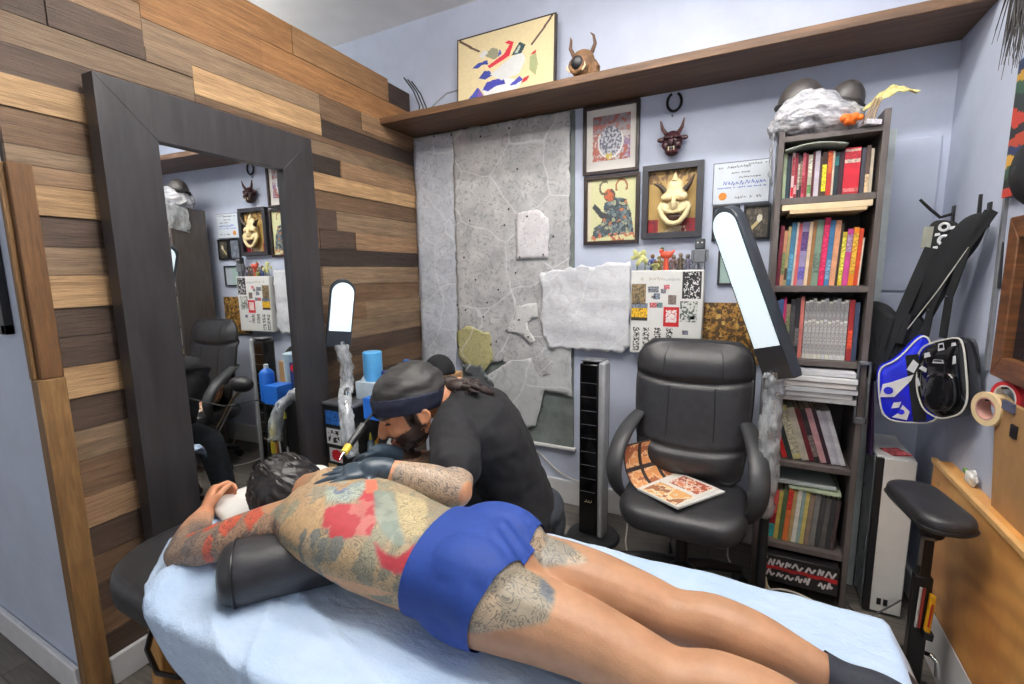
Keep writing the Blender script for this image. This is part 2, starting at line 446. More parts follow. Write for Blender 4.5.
t.location += V((-.01,-.05,.022))
# flat black box and the cables behind the painting
tag(obj('media_box', G().bx(-1.70,-1.50,2.32,2.44,2.3055,2.328), black_plastic, bevel=.004), 'flat black electronics box lying on the long shelf left of the painting', 'box')
c1 = [(-1.72,2.30,2.312),(-1.70,2.36,2.37),(-1.63,2.40,2.44),(-1.58,2.46,2.47)]
tag(obj('power_cable', G().tube(c1, .0045), mat('grey_cable', (120,124,130), .5)), 'grey cable arching up from the shelf behind the cream canvas', 'cable')
pts = [(-1.88,2.33,2.55),(-1.87,2.40,2.50),(-1.85,2.43,2.42),(-1.83,2.40,2.35),(-1.80,2.36,2.31)]
for k in range(3):
    q = [(x+.012*k, y+.02*k, z-.006*k) for x, y, z in pts]
    tag(obj('black_wire', G().tube(q, .004), black_plastic), 'black wires hanging over the top corner of the wood wall', 'cable', 'black wires over the wood wall')
q = [(-.30,2.30,2.309),(-.2,2.33,2.335),(-.08,2.31,2.325),(.05,2.34,2.345),(.2,2.32,2.314),(.3,2.3,2.31)]
tag(obj('loose_wire', G().tube(q, .0025), mat('tan_wire', (150,120,96), .5)), 'thin tan wire curling along the right half of the long shelf', 'cable')

# ------------------------------------------------------------------ back wall: board and stencil sheets
tag(obj('backing_board', G().bx(-1.655,-.885,BW-.012,BW-.0005,.36,2.262), mat('grey_green_board', (112,120,118), .6, var=.25, scale=8)), 'large grey-green backing board under the stencil sheets', 'board')
tag(obj('board_rail', G().bx(-1.66,-.87,BW-.03,BW-.0005,.345,.362), white_trim, bevel=.003), 'narrow white rail under the grey-green backing board', 'rail')
def sheet_mat(name, c, d, line, sc=22, alpha=None):
    m, nt, b = new_mat(name); setp(b, .33)
    vec = texco(nt)
    f = noise_fac(nt, vec, sc*.25, 8, .36, .66, .7)
    base = mixc(nt, f, lin(d), lin(c))
    wv = node(nt, 'ShaderNodeTexNoise'); wv.inputs['Scale'].default_value = sc*1.0; wv.inputs['Detail'].default_value = 5; wv.inputs['Distortion'].default_value = 2.2
    nt.links.new(vec, wv.inputs['Vector'])
    mr = node(nt, 'ShaderNodeMapRange'); mr.inputs[1].default_value = .55; mr.inputs[2].default_value = .60
    nt.links.new(wv.outputs[0], mr.inputs[0])
    dm = node(nt, 'ShaderNodeMath', operation='MULTIPLY'); dm.inputs[1].default_value = .45
    nt.links.new(mr.outputs[0], dm.inputs[0])
    base = mixc(nt, dm.outputs[0], base, lin(line))
    nt.links.new(base, b.inputs['Base Color'])
    vo = node(nt, 'ShaderNodeTexVoronoi'); vo.feature = 'DISTANCE_TO_EDGE'; vo.inputs['Scale'].default_value = 3.1
    wn = node(nt, 'ShaderNodeTexNoise'); wn.inputs['Scale'].default_value = 3; nt.links.new(vec, wn.inputs['Vector'])
    ad = node(nt, 'ShaderNodeMix', data_type='VECTOR'); ad.inputs[0].default_value = .12; nt.links.new(vec, ad.inputs[4]); nt.links.new(wn.outputs['Color'], ad.inputs[5])
    nt.links.new(ad.outputs[1], vo.inputs['Vector'])
    cr_ = node(nt, 'ShaderNodeMapRange'); cr_.inputs[1].default_value = .004; cr_.inputs[2].default_value = .014; cr_.inputs[3].default_value = .45; cr_.inputs[4].default_value = 0
    nt.links.new(vo.outputs['Distance'], cr_.inputs[0])
    base = mixc(nt, cr_.outputs[0], base, (.82,.83,.85,1)); nt.links.new(base, b.inputs['Base Color'])
    f2 = noise_fac(nt, vec, 9, 5, .3, .7); bump(nt, b, f2, .18, .02)
    if alpha: b.inputs['Alpha'].default_value = alpha
    return m
def sheet(name, poly, y, m, label, pins=(), wav=.004, seed=0, group=None, thick=.0014):
    """paper hung on the wall: outline in (x, z), slightly buckled, with real thickness"""
    bm = bmesh.new()
    xs = [p[0] for p in poly]; zs = [p[1] for p in poly]
    n = max(6, int((max(xs)-min(xs))/.025)); k = max(6, int((max(zs)-min(zs))/.025))
    f = bm.faces.new([bm.verts.new((p[0], 0, p[1])) for p in poly])
    for i in range(1, n):
        x = min(xs)+(max(xs)-min(xs))*i/n
        bmesh.ops.bisect_plane(bm, geom=bm.verts[:]+bm.edges[:]+bm.faces[:], plane_co=(x,0,0), plane_no=(1,0,0))
    for i in range(1, k):
        z = min(zs)+(max(zs)-min(zs))*i/k
        bmesh.ops.bisect_plane(bm, geom=bm.verts[:]+bm.edges[:]+bm.faces[:], plane_co=(0,0,z), plane_no=(0,0,1))
    for v in bm.verts:
        v.co.y = y - abs(fbm(v.co.x, v.co.z, 4.5, seed))*wav
    bmesh.ops.recalc_face_normals(bm, faces=bm.faces)
    me = bpy.data.meshes.new(name); bm.to_mesh(me); bm.free()
    o = obj(name, me, m, None, solid=thick, ang=80)
    tag(o, label, 'paper sheet', group)
    for px, pz in pins:
        obj('pin', G().sph((px, y-wav-.003, pz), (.006,.005,.006), nu=10, nv=6), black_plastic, o)
    return o
def ragged(P, amp, seed, step=.03):
    out = []
    r = random.Random(seed)
    for i in range(len(P)):
        a, b = V((P[i][0], P[i][1], 0)), V((P[(i+1) % len(P)][0], P[(i+1) % len(P)][1], 0))
        k = max(1, int((b-a).length/step))
        for j in range(k):
            p = a.lerp(b, j/k); s = amp if j else amp*.4
            out.append((p.x+r.uniform(-s, s), p.y+r.uniform(-s, s)))
    return out
def B(px): return px
sheet('stencil_sheet', ragged([(-1.965,.745),(-1.70,.765),(-1.66,1.3),(-1.655,2.262),(-1.968,2.262),(-1.966,1.5)], .004, 2), BW-.018, sheet_mat('pale_blue_sheet', (212,216,224), (186,192,202), (150,156,166)), 'narrow pale blue-grey tracing sheet hanging beside the wood wall', [(-1.80,2.25),(-1.67,2.24)], .01, 1)
sheet('stencil_sheet', ragged([(-1.67,.98),(-1.55,.80),(-1.35,.86),(-1.20,.73),(-1.02,.80),(-.905,1.35),(-.905,2.262),(-1.665,2.262)], .006, 3), BW-.024, sheet_mat('grey_stencil_sheet', (206,205,205), (164,165,167), (116,118,122)), 'large mottled grey stencil sheet filling the middle of the board',
      [(-1.46,2.20),(-1.27,2.22),(-1.22,1.99),(-1.28,1.77),(-1.31,1.68),(-1.55,1.72),(-1.60,1.5),(-1.0,1.6),(-1.36,1.30),(-1.44,1.22),(-1.52,1.36),(-1.6,1.17),(-1.05,1.15),(-1.24,1.4),(-1.66,1.2),(-1.38,.98),(-1.47,1.13)], .012, 2)
sheet('transfer_sheet', ragged([(-1.675,1.03),(-1.60,1.07),(-1.43,1.03),(-1.41,.86),(-1.50,.76),(-1.60,.80),(-1.665,.86)], .008, 4), BW-.032, sheet_mat('yellow_green_sheet', (196,190,142), (168,164,118), (130,128,96)), 'small yellow-green transfer paper scrap low on the stencil wall', [(-1.66,.93),(-1.42,.96)], .004, 3)
sheet('stencil_sheet', ragged([(-1.235,1.475),(-1.03,1.48),(-1.025,1.70),(-1.10,1.755),(-1.235,1.74)], .005, 5), BW-.036, sheet_mat('white_stencil_sheet', (234,232,234), (210,208,212), (160,158,164), 40), 'small white rectangle of stencil paper on the upper right of the grey sheet', [(-1.21,1.49),(-1.06,1.5),(-1.16,1.72)], .004, 4)
sheet('torn_paper', ragged([(-1.32,1.05),(-1.25,1.13),(-1.24,1.20),(-1.11,1.225),(-1.10,1.14),(-1.17,1.10),(-1.12,1.0),(-1.15,.97),(-1.22,1.03)], .009, 6), BW-.036, sheet_mat('white_torn_sheet', (224,224,224), (200,200,200), (150,150,150), 40), 'torn white paper scrap above the lower curled sheet', [(-1.22,1.12),(-1.16,1.02)], .004, 5)
sheet('tracing_sheet', ragged([(-1.075,1.405),(-.56,1.455),(-.552,1.0),(-.60,.955),(-.72,.965),(-1.03,.96),(-1.07,1.1)], .012, 7), BW-.042, sheet_mat('translucent_sheet', (222,224,228), (206,208,214), (194,192,198), 12), 'wrinkled translucent tracing sheet taped on the wall under the framed prints', [], .022, 6)
sheet('stencil_sheet', ragged([(-1.30,.86),(-1.10,.90),(-.90,1.20),(-.885,.68),(-1.06,.70),(-1.12,.47),(-1.245,.425),(-1.50,.70),(-1.45,.76)], .004, 8), BW-.030, sheet_mat('lower_grey_sheet', (204,206,208), (184,187,190), (164,166,170), 12), 'lower grey sheet with a rounded corner curling off the board', [(-1.07,.60),(-1.24,.435),(-1.46,.74)], .008, 7)
sheet('stencil_sheet', ragged([(-1.66,.82),(-1.54,.70),(-1.44,.60),(-1.40,.70),(-1.50,.82)], .01, 9), BW-.034, sheet_mat('dark_scrap_sheet', (108,112,116), (84,88,92), (60,62,66), 12), 'dark grey paper scrap hanging under the yellow-green one', [], .006, 8)

# ------------------------------------------------------------------ framed pieces on the back wall
def picture(name, label, x0, x1, z0, z1, fwid, fm, fn, mat_w=0, nu=70, nv=90, depth=.022, cat='picture', matc=(236,232,226)):
    t = thing(name, label, cat, ((x0+x1)/2, BW-.001, z0))
    g = G()
    g.prism([(x0,BW-.001,z0),(x1,BW-.001,z0),(x1-fwid,BW-.001,z0+fwid),(x0+fwid,BW-.001,z0+fwid)], (0,-depth,0))
    g.prism([(x0,BW-.001,z1),(x1,BW-.001,z1),(x1-fwid,BW-.001,z1-fwid),(x0+fwid,BW-.001,z1-fwid)], (0,-depth,0))
    g.prism([(x0,BW-.001,z0),(x0,BW-.001,z1),(x0+fwid,BW-.001,z1-fwid),(x0+fwid,BW-.001,z0+fwid)], (0,-depth,0))
    g.prism([(x1,BW-.001,z0),(x1,BW-.001,z1),(x1-fwid,BW-.001,z1-fwid),(x1-fwid,BW-.001,z0+fwid)], (0,-depth,0))
    obj('frame', g, fm, t, bevel=.0015)
    w, h = x1-x0-2*fwid+.004, z1-z0-2*fwid+.004
    if mat_w:
        obj('mat_board', G().bx(x0+fwid-.002,x1-fwid+.002,BW-.007,BW-.002,z0+fwid-.002,z1-fwid+.002), mat('mat_board_white', matc, .7, var=.02), t)
        painted('print', t, (x0+fwid+mat_w, BW-.0085, z0+fwid+mat_w*1.5), (1,0,0), (0,0,1), w-2*mat_w, h-mat_w*2.7, nu, nv, fn)
    else:
        painted('print', t, (x0+fwid-.002, BW-.008, z0+fwid-.002), (1,0,0), (0,0,1), w, h, nu, nv, fn)
    return t
def art_round(u, v):
    d = math.hypot((u-.48)*1.0, (v-.42)*.9); n = fbm(u, v, 9, 3); n2 = fbm(u, v, 17, 4)
    c = (214,206,204) if n > 0 else (176,150,146)
    if v > .62: c = (160,152,156) if n > -.1 else (170,104,98)  # greyed top: glass reflection painted into the print colour
    if v < .62 and u < .22 and n2 < .1: c = (186,110,96)
    if v < .5 and u > .74 and n2 < .1: c = (150,120,156)
    if .30 < d < .345 and v < .6: c = (240,238,234)
    elif d < .30: c = (104,106,124) if n2 > -.02 else (206,206,214)
    elif v < .30 and n < -.05: c = (176,96,80)
    if math.hypot(u-.45, v-.10) < .09 and n2 > -.1: c = (214,190,92)
    return c
picture('framed_print', 'framed print of a round pale design with white mat, upper of the two stacked', -.835, -.537, 1.914, 2.262, .017, dark_frame, art_round, .034, 64, 80)
def art_figure(u, v):
    n = fbm(u, v, 7, 5); c = (206,206,160)
    if u < .08: return (214,206,180)
    d, e, p = cell(u+.04*n, v*1.25, 14, 2); h = hsh(p)
    body = inpoly(u, v, [(.30,.30),(.36,.62),(.58,.70),(.80,.66),(.90,.44),(.96,.12),(.10,.04),(.14,.22)])
    if body:
        c = [(84,104,116),(66,80,88),(176,112,80),(156,160,132),(62,72,80),(112,126,128)][int(h*6)]
        if e < .06: c = (40,44,46)
    if inpoly(u, v, [(.10,.56),(.16,.62),(.34,.46),(.44,.44),(.46,.36),(.28,.38)]): c = (52,56,60)
    if math.hypot((u-.46), (v-.74)*1.2) < .12: c = (186,96,62) if n > -.1 else (90,70,60)
    if abs(math.hypot(u-.36, (v-.86)) - .10) < .018 and u < .42: c = (96,90,72)
    if abs(math.hypot(u-.70, (v-.86)) - .11) < .018 and v > .8: c = (150,96,60)
    if v < .12 and h > .75: c = (186,110,80)
    return c
picture('framed_print', 'framed green print of a horned figure, lower of the two stacked', -.828, -.529, 1.545, 1.905, .019, dark_frame, art_figure, 0, 64, 80)

# deep frame with the cream horned mask
def gold_bg(u, v):
    n = fbm(u*1.2, v, 13, 8)
    k = (196,164,98) if (int(u*46)+int(v*60)) % 2 else (168,136,78)
    if v > .80 and n > .05: k = (112,82,50)
    if v < .22 and (u < .22 or u > .68): k = (150,34,44) if n > -.15 else (112,26,36)
    if v < .1 and .3 < u < .8 and n > 0: k = (214,196,160)
    return k
t = picture('framed_mask', 'charcoal shadow frame holding a cream horned demon mask on gold ground', -.512, -.222, 1.562, 1.925, .030, grey_frame, gold_bg, 0, 60, 76, .04)
ivory = mat('ivory_lacquer', (232,214,166), .35, var=.06)
mx, mz, my = -.352, 1.733, BW-.03
Q = lambda dx, dz, dy=0: (mx+dx*.93, my-dy, mz+dz*.95)
g = G()
g.sph(Q(0,.01), (.062,.03,.088), p=.95); g.sph(Q(0,.075), (.042,.025,.05)); g.tube([Q(0,.11,.008),Q(0,.135,.006),Q(0,.155)], [.020,.010,.002])
for s in (-1,1):
    g.sph(Q(s*.034,.028,.018), (.034,.02,.022)); g.sph(Q(s*.048,-.025,.01), (.026,.024,.03))
    g.tube([Q(s*.062,.0,.012),Q(s*.075,-.02,.014),Q(s*.060,-.065,.02),Q(s*.03,-.10,.022),Q(0,-.108,.022)], [.012,.014,.014,.013,.013], 10)
    g.tube([Q(s*.055,-.03,.024),Q(s*.03,-.044,.03),Q(0,-.048,.032)], [.009,.010,.010])
g.sph(Q(0,-.015,.032), (.020,.022,.026)); g.tube([Q(0,.03,.03),Q(0,-.01,.045)], [.010,.014])
obj('mask', g, ivory, t)
obj('mouth', G().sph(Q(0,-.072,.014), (.044,.014,.020)), mat('dark_mouth', (58,30,24), .5), t)
for s in (-1,1):
    obj('eye', G().sph(Q(s*.033,.012,.033), (.022,.008,.008)), mat('eye_gold', (120,92,50), .3), t)
    obj('horn', G().tube([Q(s*.05,.06,.01),Q(s*.075,.09,.014),Q(s*(.098 if s>0 else .11),.135 if s>0 else .105,.02)], [.015,.011,.003]), mat('horn_dark', (62,50,40), .4), t)

# iron ring and dark red horned mask
tag(obj('iron_ring', G().tube([(-.372+.033*math.cos(math.radians(a)),BW-.012,2.217+.042*math.sin(math.radians(a))) for a in range(112,430,10)], .0065, 8), mat('iron', (38,36,38), .5, .6)), 'open black iron ring hung over the dark red horned mask', 'ring')
t = thing('demon_mask', 'small dark red horned mask hung on the back wall', 'mask', (-.379, BW-.001, 1.97))
red = mat('dark_red_lacquer', (58,26,32), .35, var=.5, scale=45)
m0 = (-.372, BW-.035, 2.022)
P = lambda dx, dz, dy=0: (m0[0]+dx*.86, m0[1]-dy*.9, m0[2]+dz*.88)
g = G(); g.sph(P(0,0), (.048,.032,.056)); g.sph(P(0,-.045,.005), (.034,.03,.026)); g.sph(P(0,-.005,.035), (.016,.016,.02))
for s in (-1,1):
    g.sph(P(s*.024,.022,.026), (.022,.014,.010)); g.sph(P(s*.034,-.018,.020), (.018,.016,.02)); g.sph(P(s*.062,.02,0), (.02,.008,.012))
obj('face', g, red, t)
obj('mouth', G().sph(P(0,-.034,.032), (.026,.008,.009)), black_plastic, t)
for s in (-1,1):
    obj('horn', G().tube([P(s*.032,.045,.01),P(s*.052,.072,.016),P(s*.064,.118,.02)], [.011,.009,.003]), mat('horn_red', (70,26,26), .35), t)
    obj('tooth', G().tube([P(s*.014,-.03,.036),P(s*.016,-.05,.038)], [.004,.001]), ivory, t)
tag(obj('nail', G().cyl((-.38,BW,2.155),(-.38,BW-.02,2.155), .003), black_metal), 'small nail above the dark red horned mask', 'nail')

# certificate
t = thing('certificate', 'white certificate with blue script and an orange seal beside the bookcase', 'certificate', (-.06, BW-.001, 1.71))
g = G(); g.bx(-.182,.064,BW-.010,BW-.001,1.708,1.905)
obj('backing', g, mat('certificate_border', (120,128,146), .5), t)
obj('sheet', G().bx(-.177,.059,BW-.0125,BW-.010,1.713,1.900), mat('certificate_paper', (214,222,232), .5, var=.04), t)
ink = mat('black_ink', (52,54,66), .6); blue_ink = mat('blue_ink', (66,96,190), .6)
def squig(x0, x1, z, hgt, seed, y, thick=.0016, n=None, gap=.25):
    """a line of hand-written looking strokes"""
    r = random.Random(seed); g = G(); x = x0
    while x < x1:
        w = r.uniform(.5, 1.1)*hgt
        if r.random() > gap*.6:
            q = [(x, y, z+r.uniform(0,.3)*hgt), (x+w*.3, y, z+hgt*r.uniform(.7,1)), (x+w*.6, y, z+hgt*r.uniform(0,.3)), (x+w*.9, y, z+hgt*r.uniform(.4,1))]
            for a, b in zip(q, q[1:]):
                d = (V(b)-V(a)).normalized(); nn = V((-d.z, 0, d.x))*thick*.5
                g.prism([V(a)-nn, V(b)-nn, V(b)+nn, V(a)+nn], (0,-.0006,0))
        x += w*1.15
    return g
Y = BW-.0125
g = squig(-.158,-.02,1.873,.014,1,Y); 
h = squig(-.03,.045,1.882,.012,2,Y); g.add(h.v, h.f)
for (a,b,z,hh,s) in ((-.10,-.03,1.848,.010,3),(-.075,.02,1.826,.010,4),(-.082,.03,1.732,.016,7)):
    h = squig(a,b,z,hh,s,Y); g.add(h.v, h.f)
obj('lettering', g, ink, t)
g = squig(-.135,.045,1.795,.022,5,Y,.0026,gap=.05); h = squig(-.16,.05,1.782,.008,6,Y); g.add(h.v, h.f)
obj('signature', g, blue_ink, t)
obj('seal', G().lathe((-.135,Y+.0004,1.748), [(.018,0),(.018,.0014),(.014,.002),(.001,.002)], 28, axis=(0,-1,0)), mat('orange_seal', (222,140,48), .5), t)
def art_bird(u, v):
    n = fbm(u, v, 8, 11); c = (70,66,60) if n < .15 else (104,96,84)
    if abs((v-.25)-(u-.2)*.7) < .07 and .15 < u < .75: c = (206,190,140)
    if math.hypot(u-.62, v-.62) < .12: c = (222,218,200)
    return c
picture('small_framed_picture', 'small black-framed picture of a pale bird next to the bookcase', -.040, .074, 1.540, 1.702, .011, black_plastic, art_bird, 0, 30, 40, .016)
picture('small_framed_picture', 'small dark-framed grey picture behind the top of the white lamp head', -.176, -.056, 1.538, 1.706, .011, black_plastic, lambda u, v: (124,130,142) if fbm(u,v,4,12) > 0 else (98,104,118), 0, 20, 26, .016)
picture('small_framed_picture', 'small pale green framed picture low behind the white lamp head', -.142, .03, 1.325, 1.49, .010, grey_frame, lambda u, v: (160,186,180) if u < .5 else (176,186,196), 0, 20, 20, .016)
def art_gold(u, v):
    n = fbm(u, v, 11, 13, 6); d, e, p = cell(u, v, 16, 4)
    c = (172,128,60) if n > .1 else ((128,92,44) if n > -.12 else (82,62,38))
    if e < .05: c = (60,48,34)
    if hsh(p) > .9: c = (196,160,90)
    return c
t = thing('relief_panel', 'brown and gold textured panel between the white box and the bookcase', 'panel', (-.08, BW-.001, .94))
obj('board', G().bx(-.215,.06,BW-.02,BW-.001,.94,1.238), mat('panel_edge', (96,70,40), .6), t)
painted('relief', t, (-.215,BW-.0215,.94), (1,0,0), (0,0,1), .275, .298, 64, 70, art_gold)

# ------------------------------------------------------------------ white box with stickers
t = thing('sticker_box', 'white wall box covered in stickers above the office chair', 'box', (-.37, BW-.04, .972))
bx0, bx1, by0, bz0, bz1 = -.548, -.196, 2.445, .972, 1.402
obj('body', G().bx(bx0,bx1,by0,BW-.001,bz0,bz1), white_plastic, t, bevel=.006)
def st(u0, v0, u1, v1): return (bx0+(bx1-bx0)*u0, bz1-(bz1-bz0)*v1, (bx1-bx0)*(u1-u0), (bz1-bz0)*(v1-v0))
def sticker(label, u0, v0, u1, v1, fn, n=24):
    x, z, w, h = st(u0, v0, u1, v1)
    o = painted('sticker', t, (x, by0-.0012, z), (1,0,0), (0,0,1), w, h, n, max(8, int(n*h/w)), fn, thick=.001); o['label'] = label
def scr(seed, a, b, s=14, th=0.0):
    return lambda u, v: a if fbm(u, v, s, seed) > th else b
sticker('black sticker with white scrawl', .72,.02,.97,.33, lambda u,v: (224,224,224) if abs(fbm(u,v,6,21)) < .10 and .08<u<.92 else (44,44,48))
sticker('collage sticker in brown and grey', .015,.16,.22,.40, scr(22,(92,84,70),(150,128,92),9))
sticker('yellow car sticker', .015,.39,.25,.60, lambda u,v: (56,50,44) if v<.2 or abs(fbm(u,v,7,23))<.07 else ((236,186,40) if v<.72 else (120,130,146)), 30)
sticker('red square sticker with white figure', .475,.43,.69,.66, lambda u,v: (198,40,44) if (u<.14 or u>.86 or v<.2 or v>.86 or abs(fbm(u,v,5,24))<.06) else (238,232,230), 26)
sticker('pale sticker with green and grey sketch', .70,.36,.93,.60, scr(25,(214,216,212),(92,104,98),8,-.05))
sticker('small dark photo sticker', .535,.29,.645,.40, scr(26,(96,80,76),(140,128,120)), 14)
for k, (u0, v0, u1, v1, c) in enumerate([(.25,.19,.40,.26,(70,74,84)),(.33,.27,.42,.34,(60,70,90)),(.47,.17,.55,.22,(150,60,70)),(.43,.22,.50,.27,(70,70,80)),(.28,.38,.38,.44,(140,50,54)),(.38,.38,.46,.44,(60,84,90)),(.30,.30,.36,.33,(90,90,96)),(.74,.70,.82,.75,(52,52,70)),(.62,.81,.72,.83,(130,130,136)),(.84,.53,.90,.57,(60,60,66))]):
    sticker('small sticker', u0, v0, u1, v1, scr(30+k, c, tuple(min(255, v+90) for v in c), 8), 10)
for k, u0 in enumerate((.04,.18,.345,.51)):
    z1_ = .97 if k < 2 else .86
    sticker('vertical strip of black lettering', u0, .68, u0+.11, z1_, lambda u,v,k=k: (52,52,54) if fbm(u*.9,v*3.4,5,40+k) > -.02 and .1<u<.9 and (v*5)%1 > .12 else (226,226,222), 14)
g = squig(bx0+.05, bx0+.155, bz1-.052, .020, 9, by0-.0002, .0018); 
obj('lettering', g, mat('tan_ink', (168,156,130), .6), t)
h = squig(bx0+.17, bx0+.24, bz1-.056, .018, 12, by0-.0002, .0014); obj('lettering', h, mat('grey_ink', (150,154,160), .6), t)
# figurines standing on the box
def figurine(x, kind, label, cat='figurine', y=2.475):
    z = bz1
    if kind == 'robot':
        t = thing('toy_robot', label, cat, (x,y,z)); mg = mat('toy_grey', (112,116,122), .45)
        g = G(); g.bx(x-.026,x+.026,y-.02,y+.02,z+.035,z+.098)
        for s in (-1,1): g.bx(x+s*.014-.009,x+s*.014+.009,y-.014,y+.014,z,z+.037)
        obj('body', g, mg, t, bevel=.003)
        obj('head', G().bx(x-.022,x+.022,y-.02,y+.018,z+.099,z+.148), mat('toy_dark_grey', (66,70,74), .45), t, bevel=.004)
        for s in (-1,1):
            obj('eye', G().cyl((x+s*.010,y-.019,z+.13),(x+s*.010,y-.023,z+.13), .004, n=10), white_plastic, t)
            obj('arm', G().bx(x+s*.033-.006,x+s*.033+.006,y-.012,y+.012,z+.045,z+.096), mg, t, bevel=.003)
    elif kind == 'leaf':
        t = thing('paper_flower', label, cat, (x,y,z)); r = random.Random(int(x*1000))
        obj('stem', G().tube([(x,y,z),(x+.003,y,z+.05)], .003), mat('stem_green', (96,120,70), .5), t)
        for k in range(5):
            a = r.uniform(0, 6.28); p = V((x+.018*math.cos(a), y+.012*math.sin(a), z+.04+.013*k))
            obj('petal', G().sph(p, (.017,.006,.012), Matrix.Rotation(a,3,'Y')), mat('pale_yellow_petal', (208,208,140), .6), t)
    elif kind == 'bird':
        t = thing('toy_rooster', label, cat, (x,y,z)); g = G()
        g.sph((x,y,z+.075), (.03,.018,.020)); g.sph((x-.024,y,z+.094), (.012,.012,.013)); g.tube([(x+.02,y,z+.08),(x+.04,y,z+.098)], [.012,.004])
        g.cyl((x,y,z),(x,y,z+.062), .014, .012)
        obj('body', g, mat('toy_red_orange', (206,84,58), .5), t)
        obj('comb', G().sph((x-.022,y,z+.108), (.010,.004,.008)), mat('toy_green', (70,120,80), .5), t)
    else:
        c, hgt = kind
        t = thing('figurine', label, cat, (x,y,z)); m1 = mat('toy_%d_%d_%d' % c, c, .5, var=.4, scale=70)
        g = G(); g.lathe((x,y,z), [(.014,0),(.015,.006),(.011,hgt*.35),(.014,hgt*.6),(.007,hgt*.72)], 14)
        for s in (-1,1): g.tube([(x+s*.012,y,z+hgt*.62),(x+s*.021,y-.006,z+hgt*.45),(x+s*.016,y-.014,z+hgt*.32)], [.005,.005,.004], 8)
        obj('body', g, m1, t)
        obj('head', G().sph((x,y,z+hgt*.83), (.011,.011,hgt*.15)), mat('toy_head_%d' % (c[0] % 5), [(120,90,70),(90,84,78),(150,140,110),(70,72,84),(130,110,96)][c[0] % 5], .5), t)
figurine(-.525, 'leaf', 'pale yellow paper flower at the left end of the sticker box', 'ornament')
figurine(-.485, 'leaf', 'pale yellow paper flower second from the left on the sticker box', 'ornament')
for x, k, l in ((-.448,((70,84,140),.085),'blue small figurine beside the paper flowers on the sticker box'),(-.415,((122,110,70),.075),'olive figurine right of the blue one on the sticker box'),
                (-.345,((104,84,84),.078),'mauve-brown figurine just right of the red rooster toy'),(-.312,((84,74,60),.088),'dark brown figurine in the middle right of the sticker box'),
                (-.278,((96,92,110),.08),'purple-grey figurine left of the toy robot'),(-.43,((150,150,96),.05),'short khaki figurine in front of the taller ones on the sticker box')):
    figurine(x, k, l, y=2.455 if 'short' in l else 2.482)
figurine(-.380, 'bird', 'red-orange toy rooster standing on a post on the sticker box')
figurine(-.222, 'robot', 'grey toy robot at the right end of the sticker box')
# ------------------------------------------------------------------ bookcase
SX0, SX1, SY0, SY1 = .075, .420, 2.165, 2.44
t = thing('bookcase', 'tall narrow grey-brown bookcase filled with books in the corner', 'bookcase', ((SX0+SX1)/2, 2.32, 0))
bc = mat('bookcase_veneer', (92,85,83), .4, var=.15, scale=10, stretch=(3,3,.6))
obj('side_panel', G().bx(SX0,SX0+.02,SY0,SY1,0,1.925), bc, t, bevel=.0015)
obj('side_panel', G().bx(SX1-.02,SX1,SY0,SY1,0,1.96), bc, t, bevel=.0015)
obj('top_panel', G().bx(SX0+.02,SX1-.02,SY0,SY1,1.885,1.905), bc, t, bevel=.0015)
obj('back_panel', G().bx(SX0+.01,SX1-.01,SY1,SY1+.006,.06,1.9), mat('bookcase_back', (84,80,80), .6), t)
for z in (1.668, 1.325, 1.030, .594, .222):
    obj('shelf', G().bx(SX0+.02,SX1-.02,SY0+.004,SY1,z-.018,z+.006), bc, t, bevel=.0015)
obj('base_board', G().bx(SX0+.02,SX1-.02,SY0+.05,SY1,.02,.06), bc, t)

page_m = mat('book_pages', (226,218,200), .8, var=.06)
BN = {}
def book(x, th, hgt, dep, z, col, cname, place, band=None, lean=0, y=None, kind='book', group=None, label=None):
    """an upright book: cover wraps spine and sides, page block inside, printed band on the spine"""
    y = (SY0+.035) if y is None else y
    M = Matrix.Translation((x, 0, z)) @ Matrix.Rotation(lean, 4, 'Y')
    g = G(); e = min(.0018, th*.18)
    g.bx(0, e, y, y+dep, 0, hgt, 0, None, M); g.bx(th-e, th, y, y+dep, 0, hgt, 0, None, M); g.bx(e, th-e, y, y+.0025, 0, hgt, 0, None, M)
    g.bx(e, th-e, y+.003, y+dep-.004, .003, hgt-.004, 1, None, M)
    mats = [mat('cover_%d_%d_%d' % col, col, .42, var=.12, scale=40), page_m]
    if band:
        for kk, (a, b, bc_) in enumerate(band):
            g.bx(e*.3, th-e*.3, y-.0007*(kk+1), y, hgt*a, hgt*b, len(mats), None, M)
            mats.append(mat('band_%d_%d_%d' % bc_, bc_, .45, var=.5, scale=140))
    o = obj(kind, g, mats, None, smooth=False)
    tag(o, label or ('%s %s %s' % (cname, kind, place)), kind, group)
    return o
def row(x0, x1, specs, z, where, group, lean=0, dep=.19, kind='book', y=None):
    tot = sum(s[0] for s in specs); x = x0; k = (x1-x0)/tot; n = len(specs)
    for i, s in enumerate(specs):
        th = s[0]*k
        ordw = ['first','second','third','fourth','fifth','sixth','seventh','eighth','ninth','tenth','eleventh','twelfth','thirteenth','fourteenth','fifteenth','sixteenth','seventeenth','eighteenth','nineteenth','twentieth','twenty-first','twenty-second'][i]
        book(x, th*.94, s[1], dep, z, s[2], s[3], '%s from left on %s' % (ordw, where), s[4] if len(s) > 4 else None, lean, y, kind, group)
        x += th
W_, K_ = (226,224,220), (34,32,36)
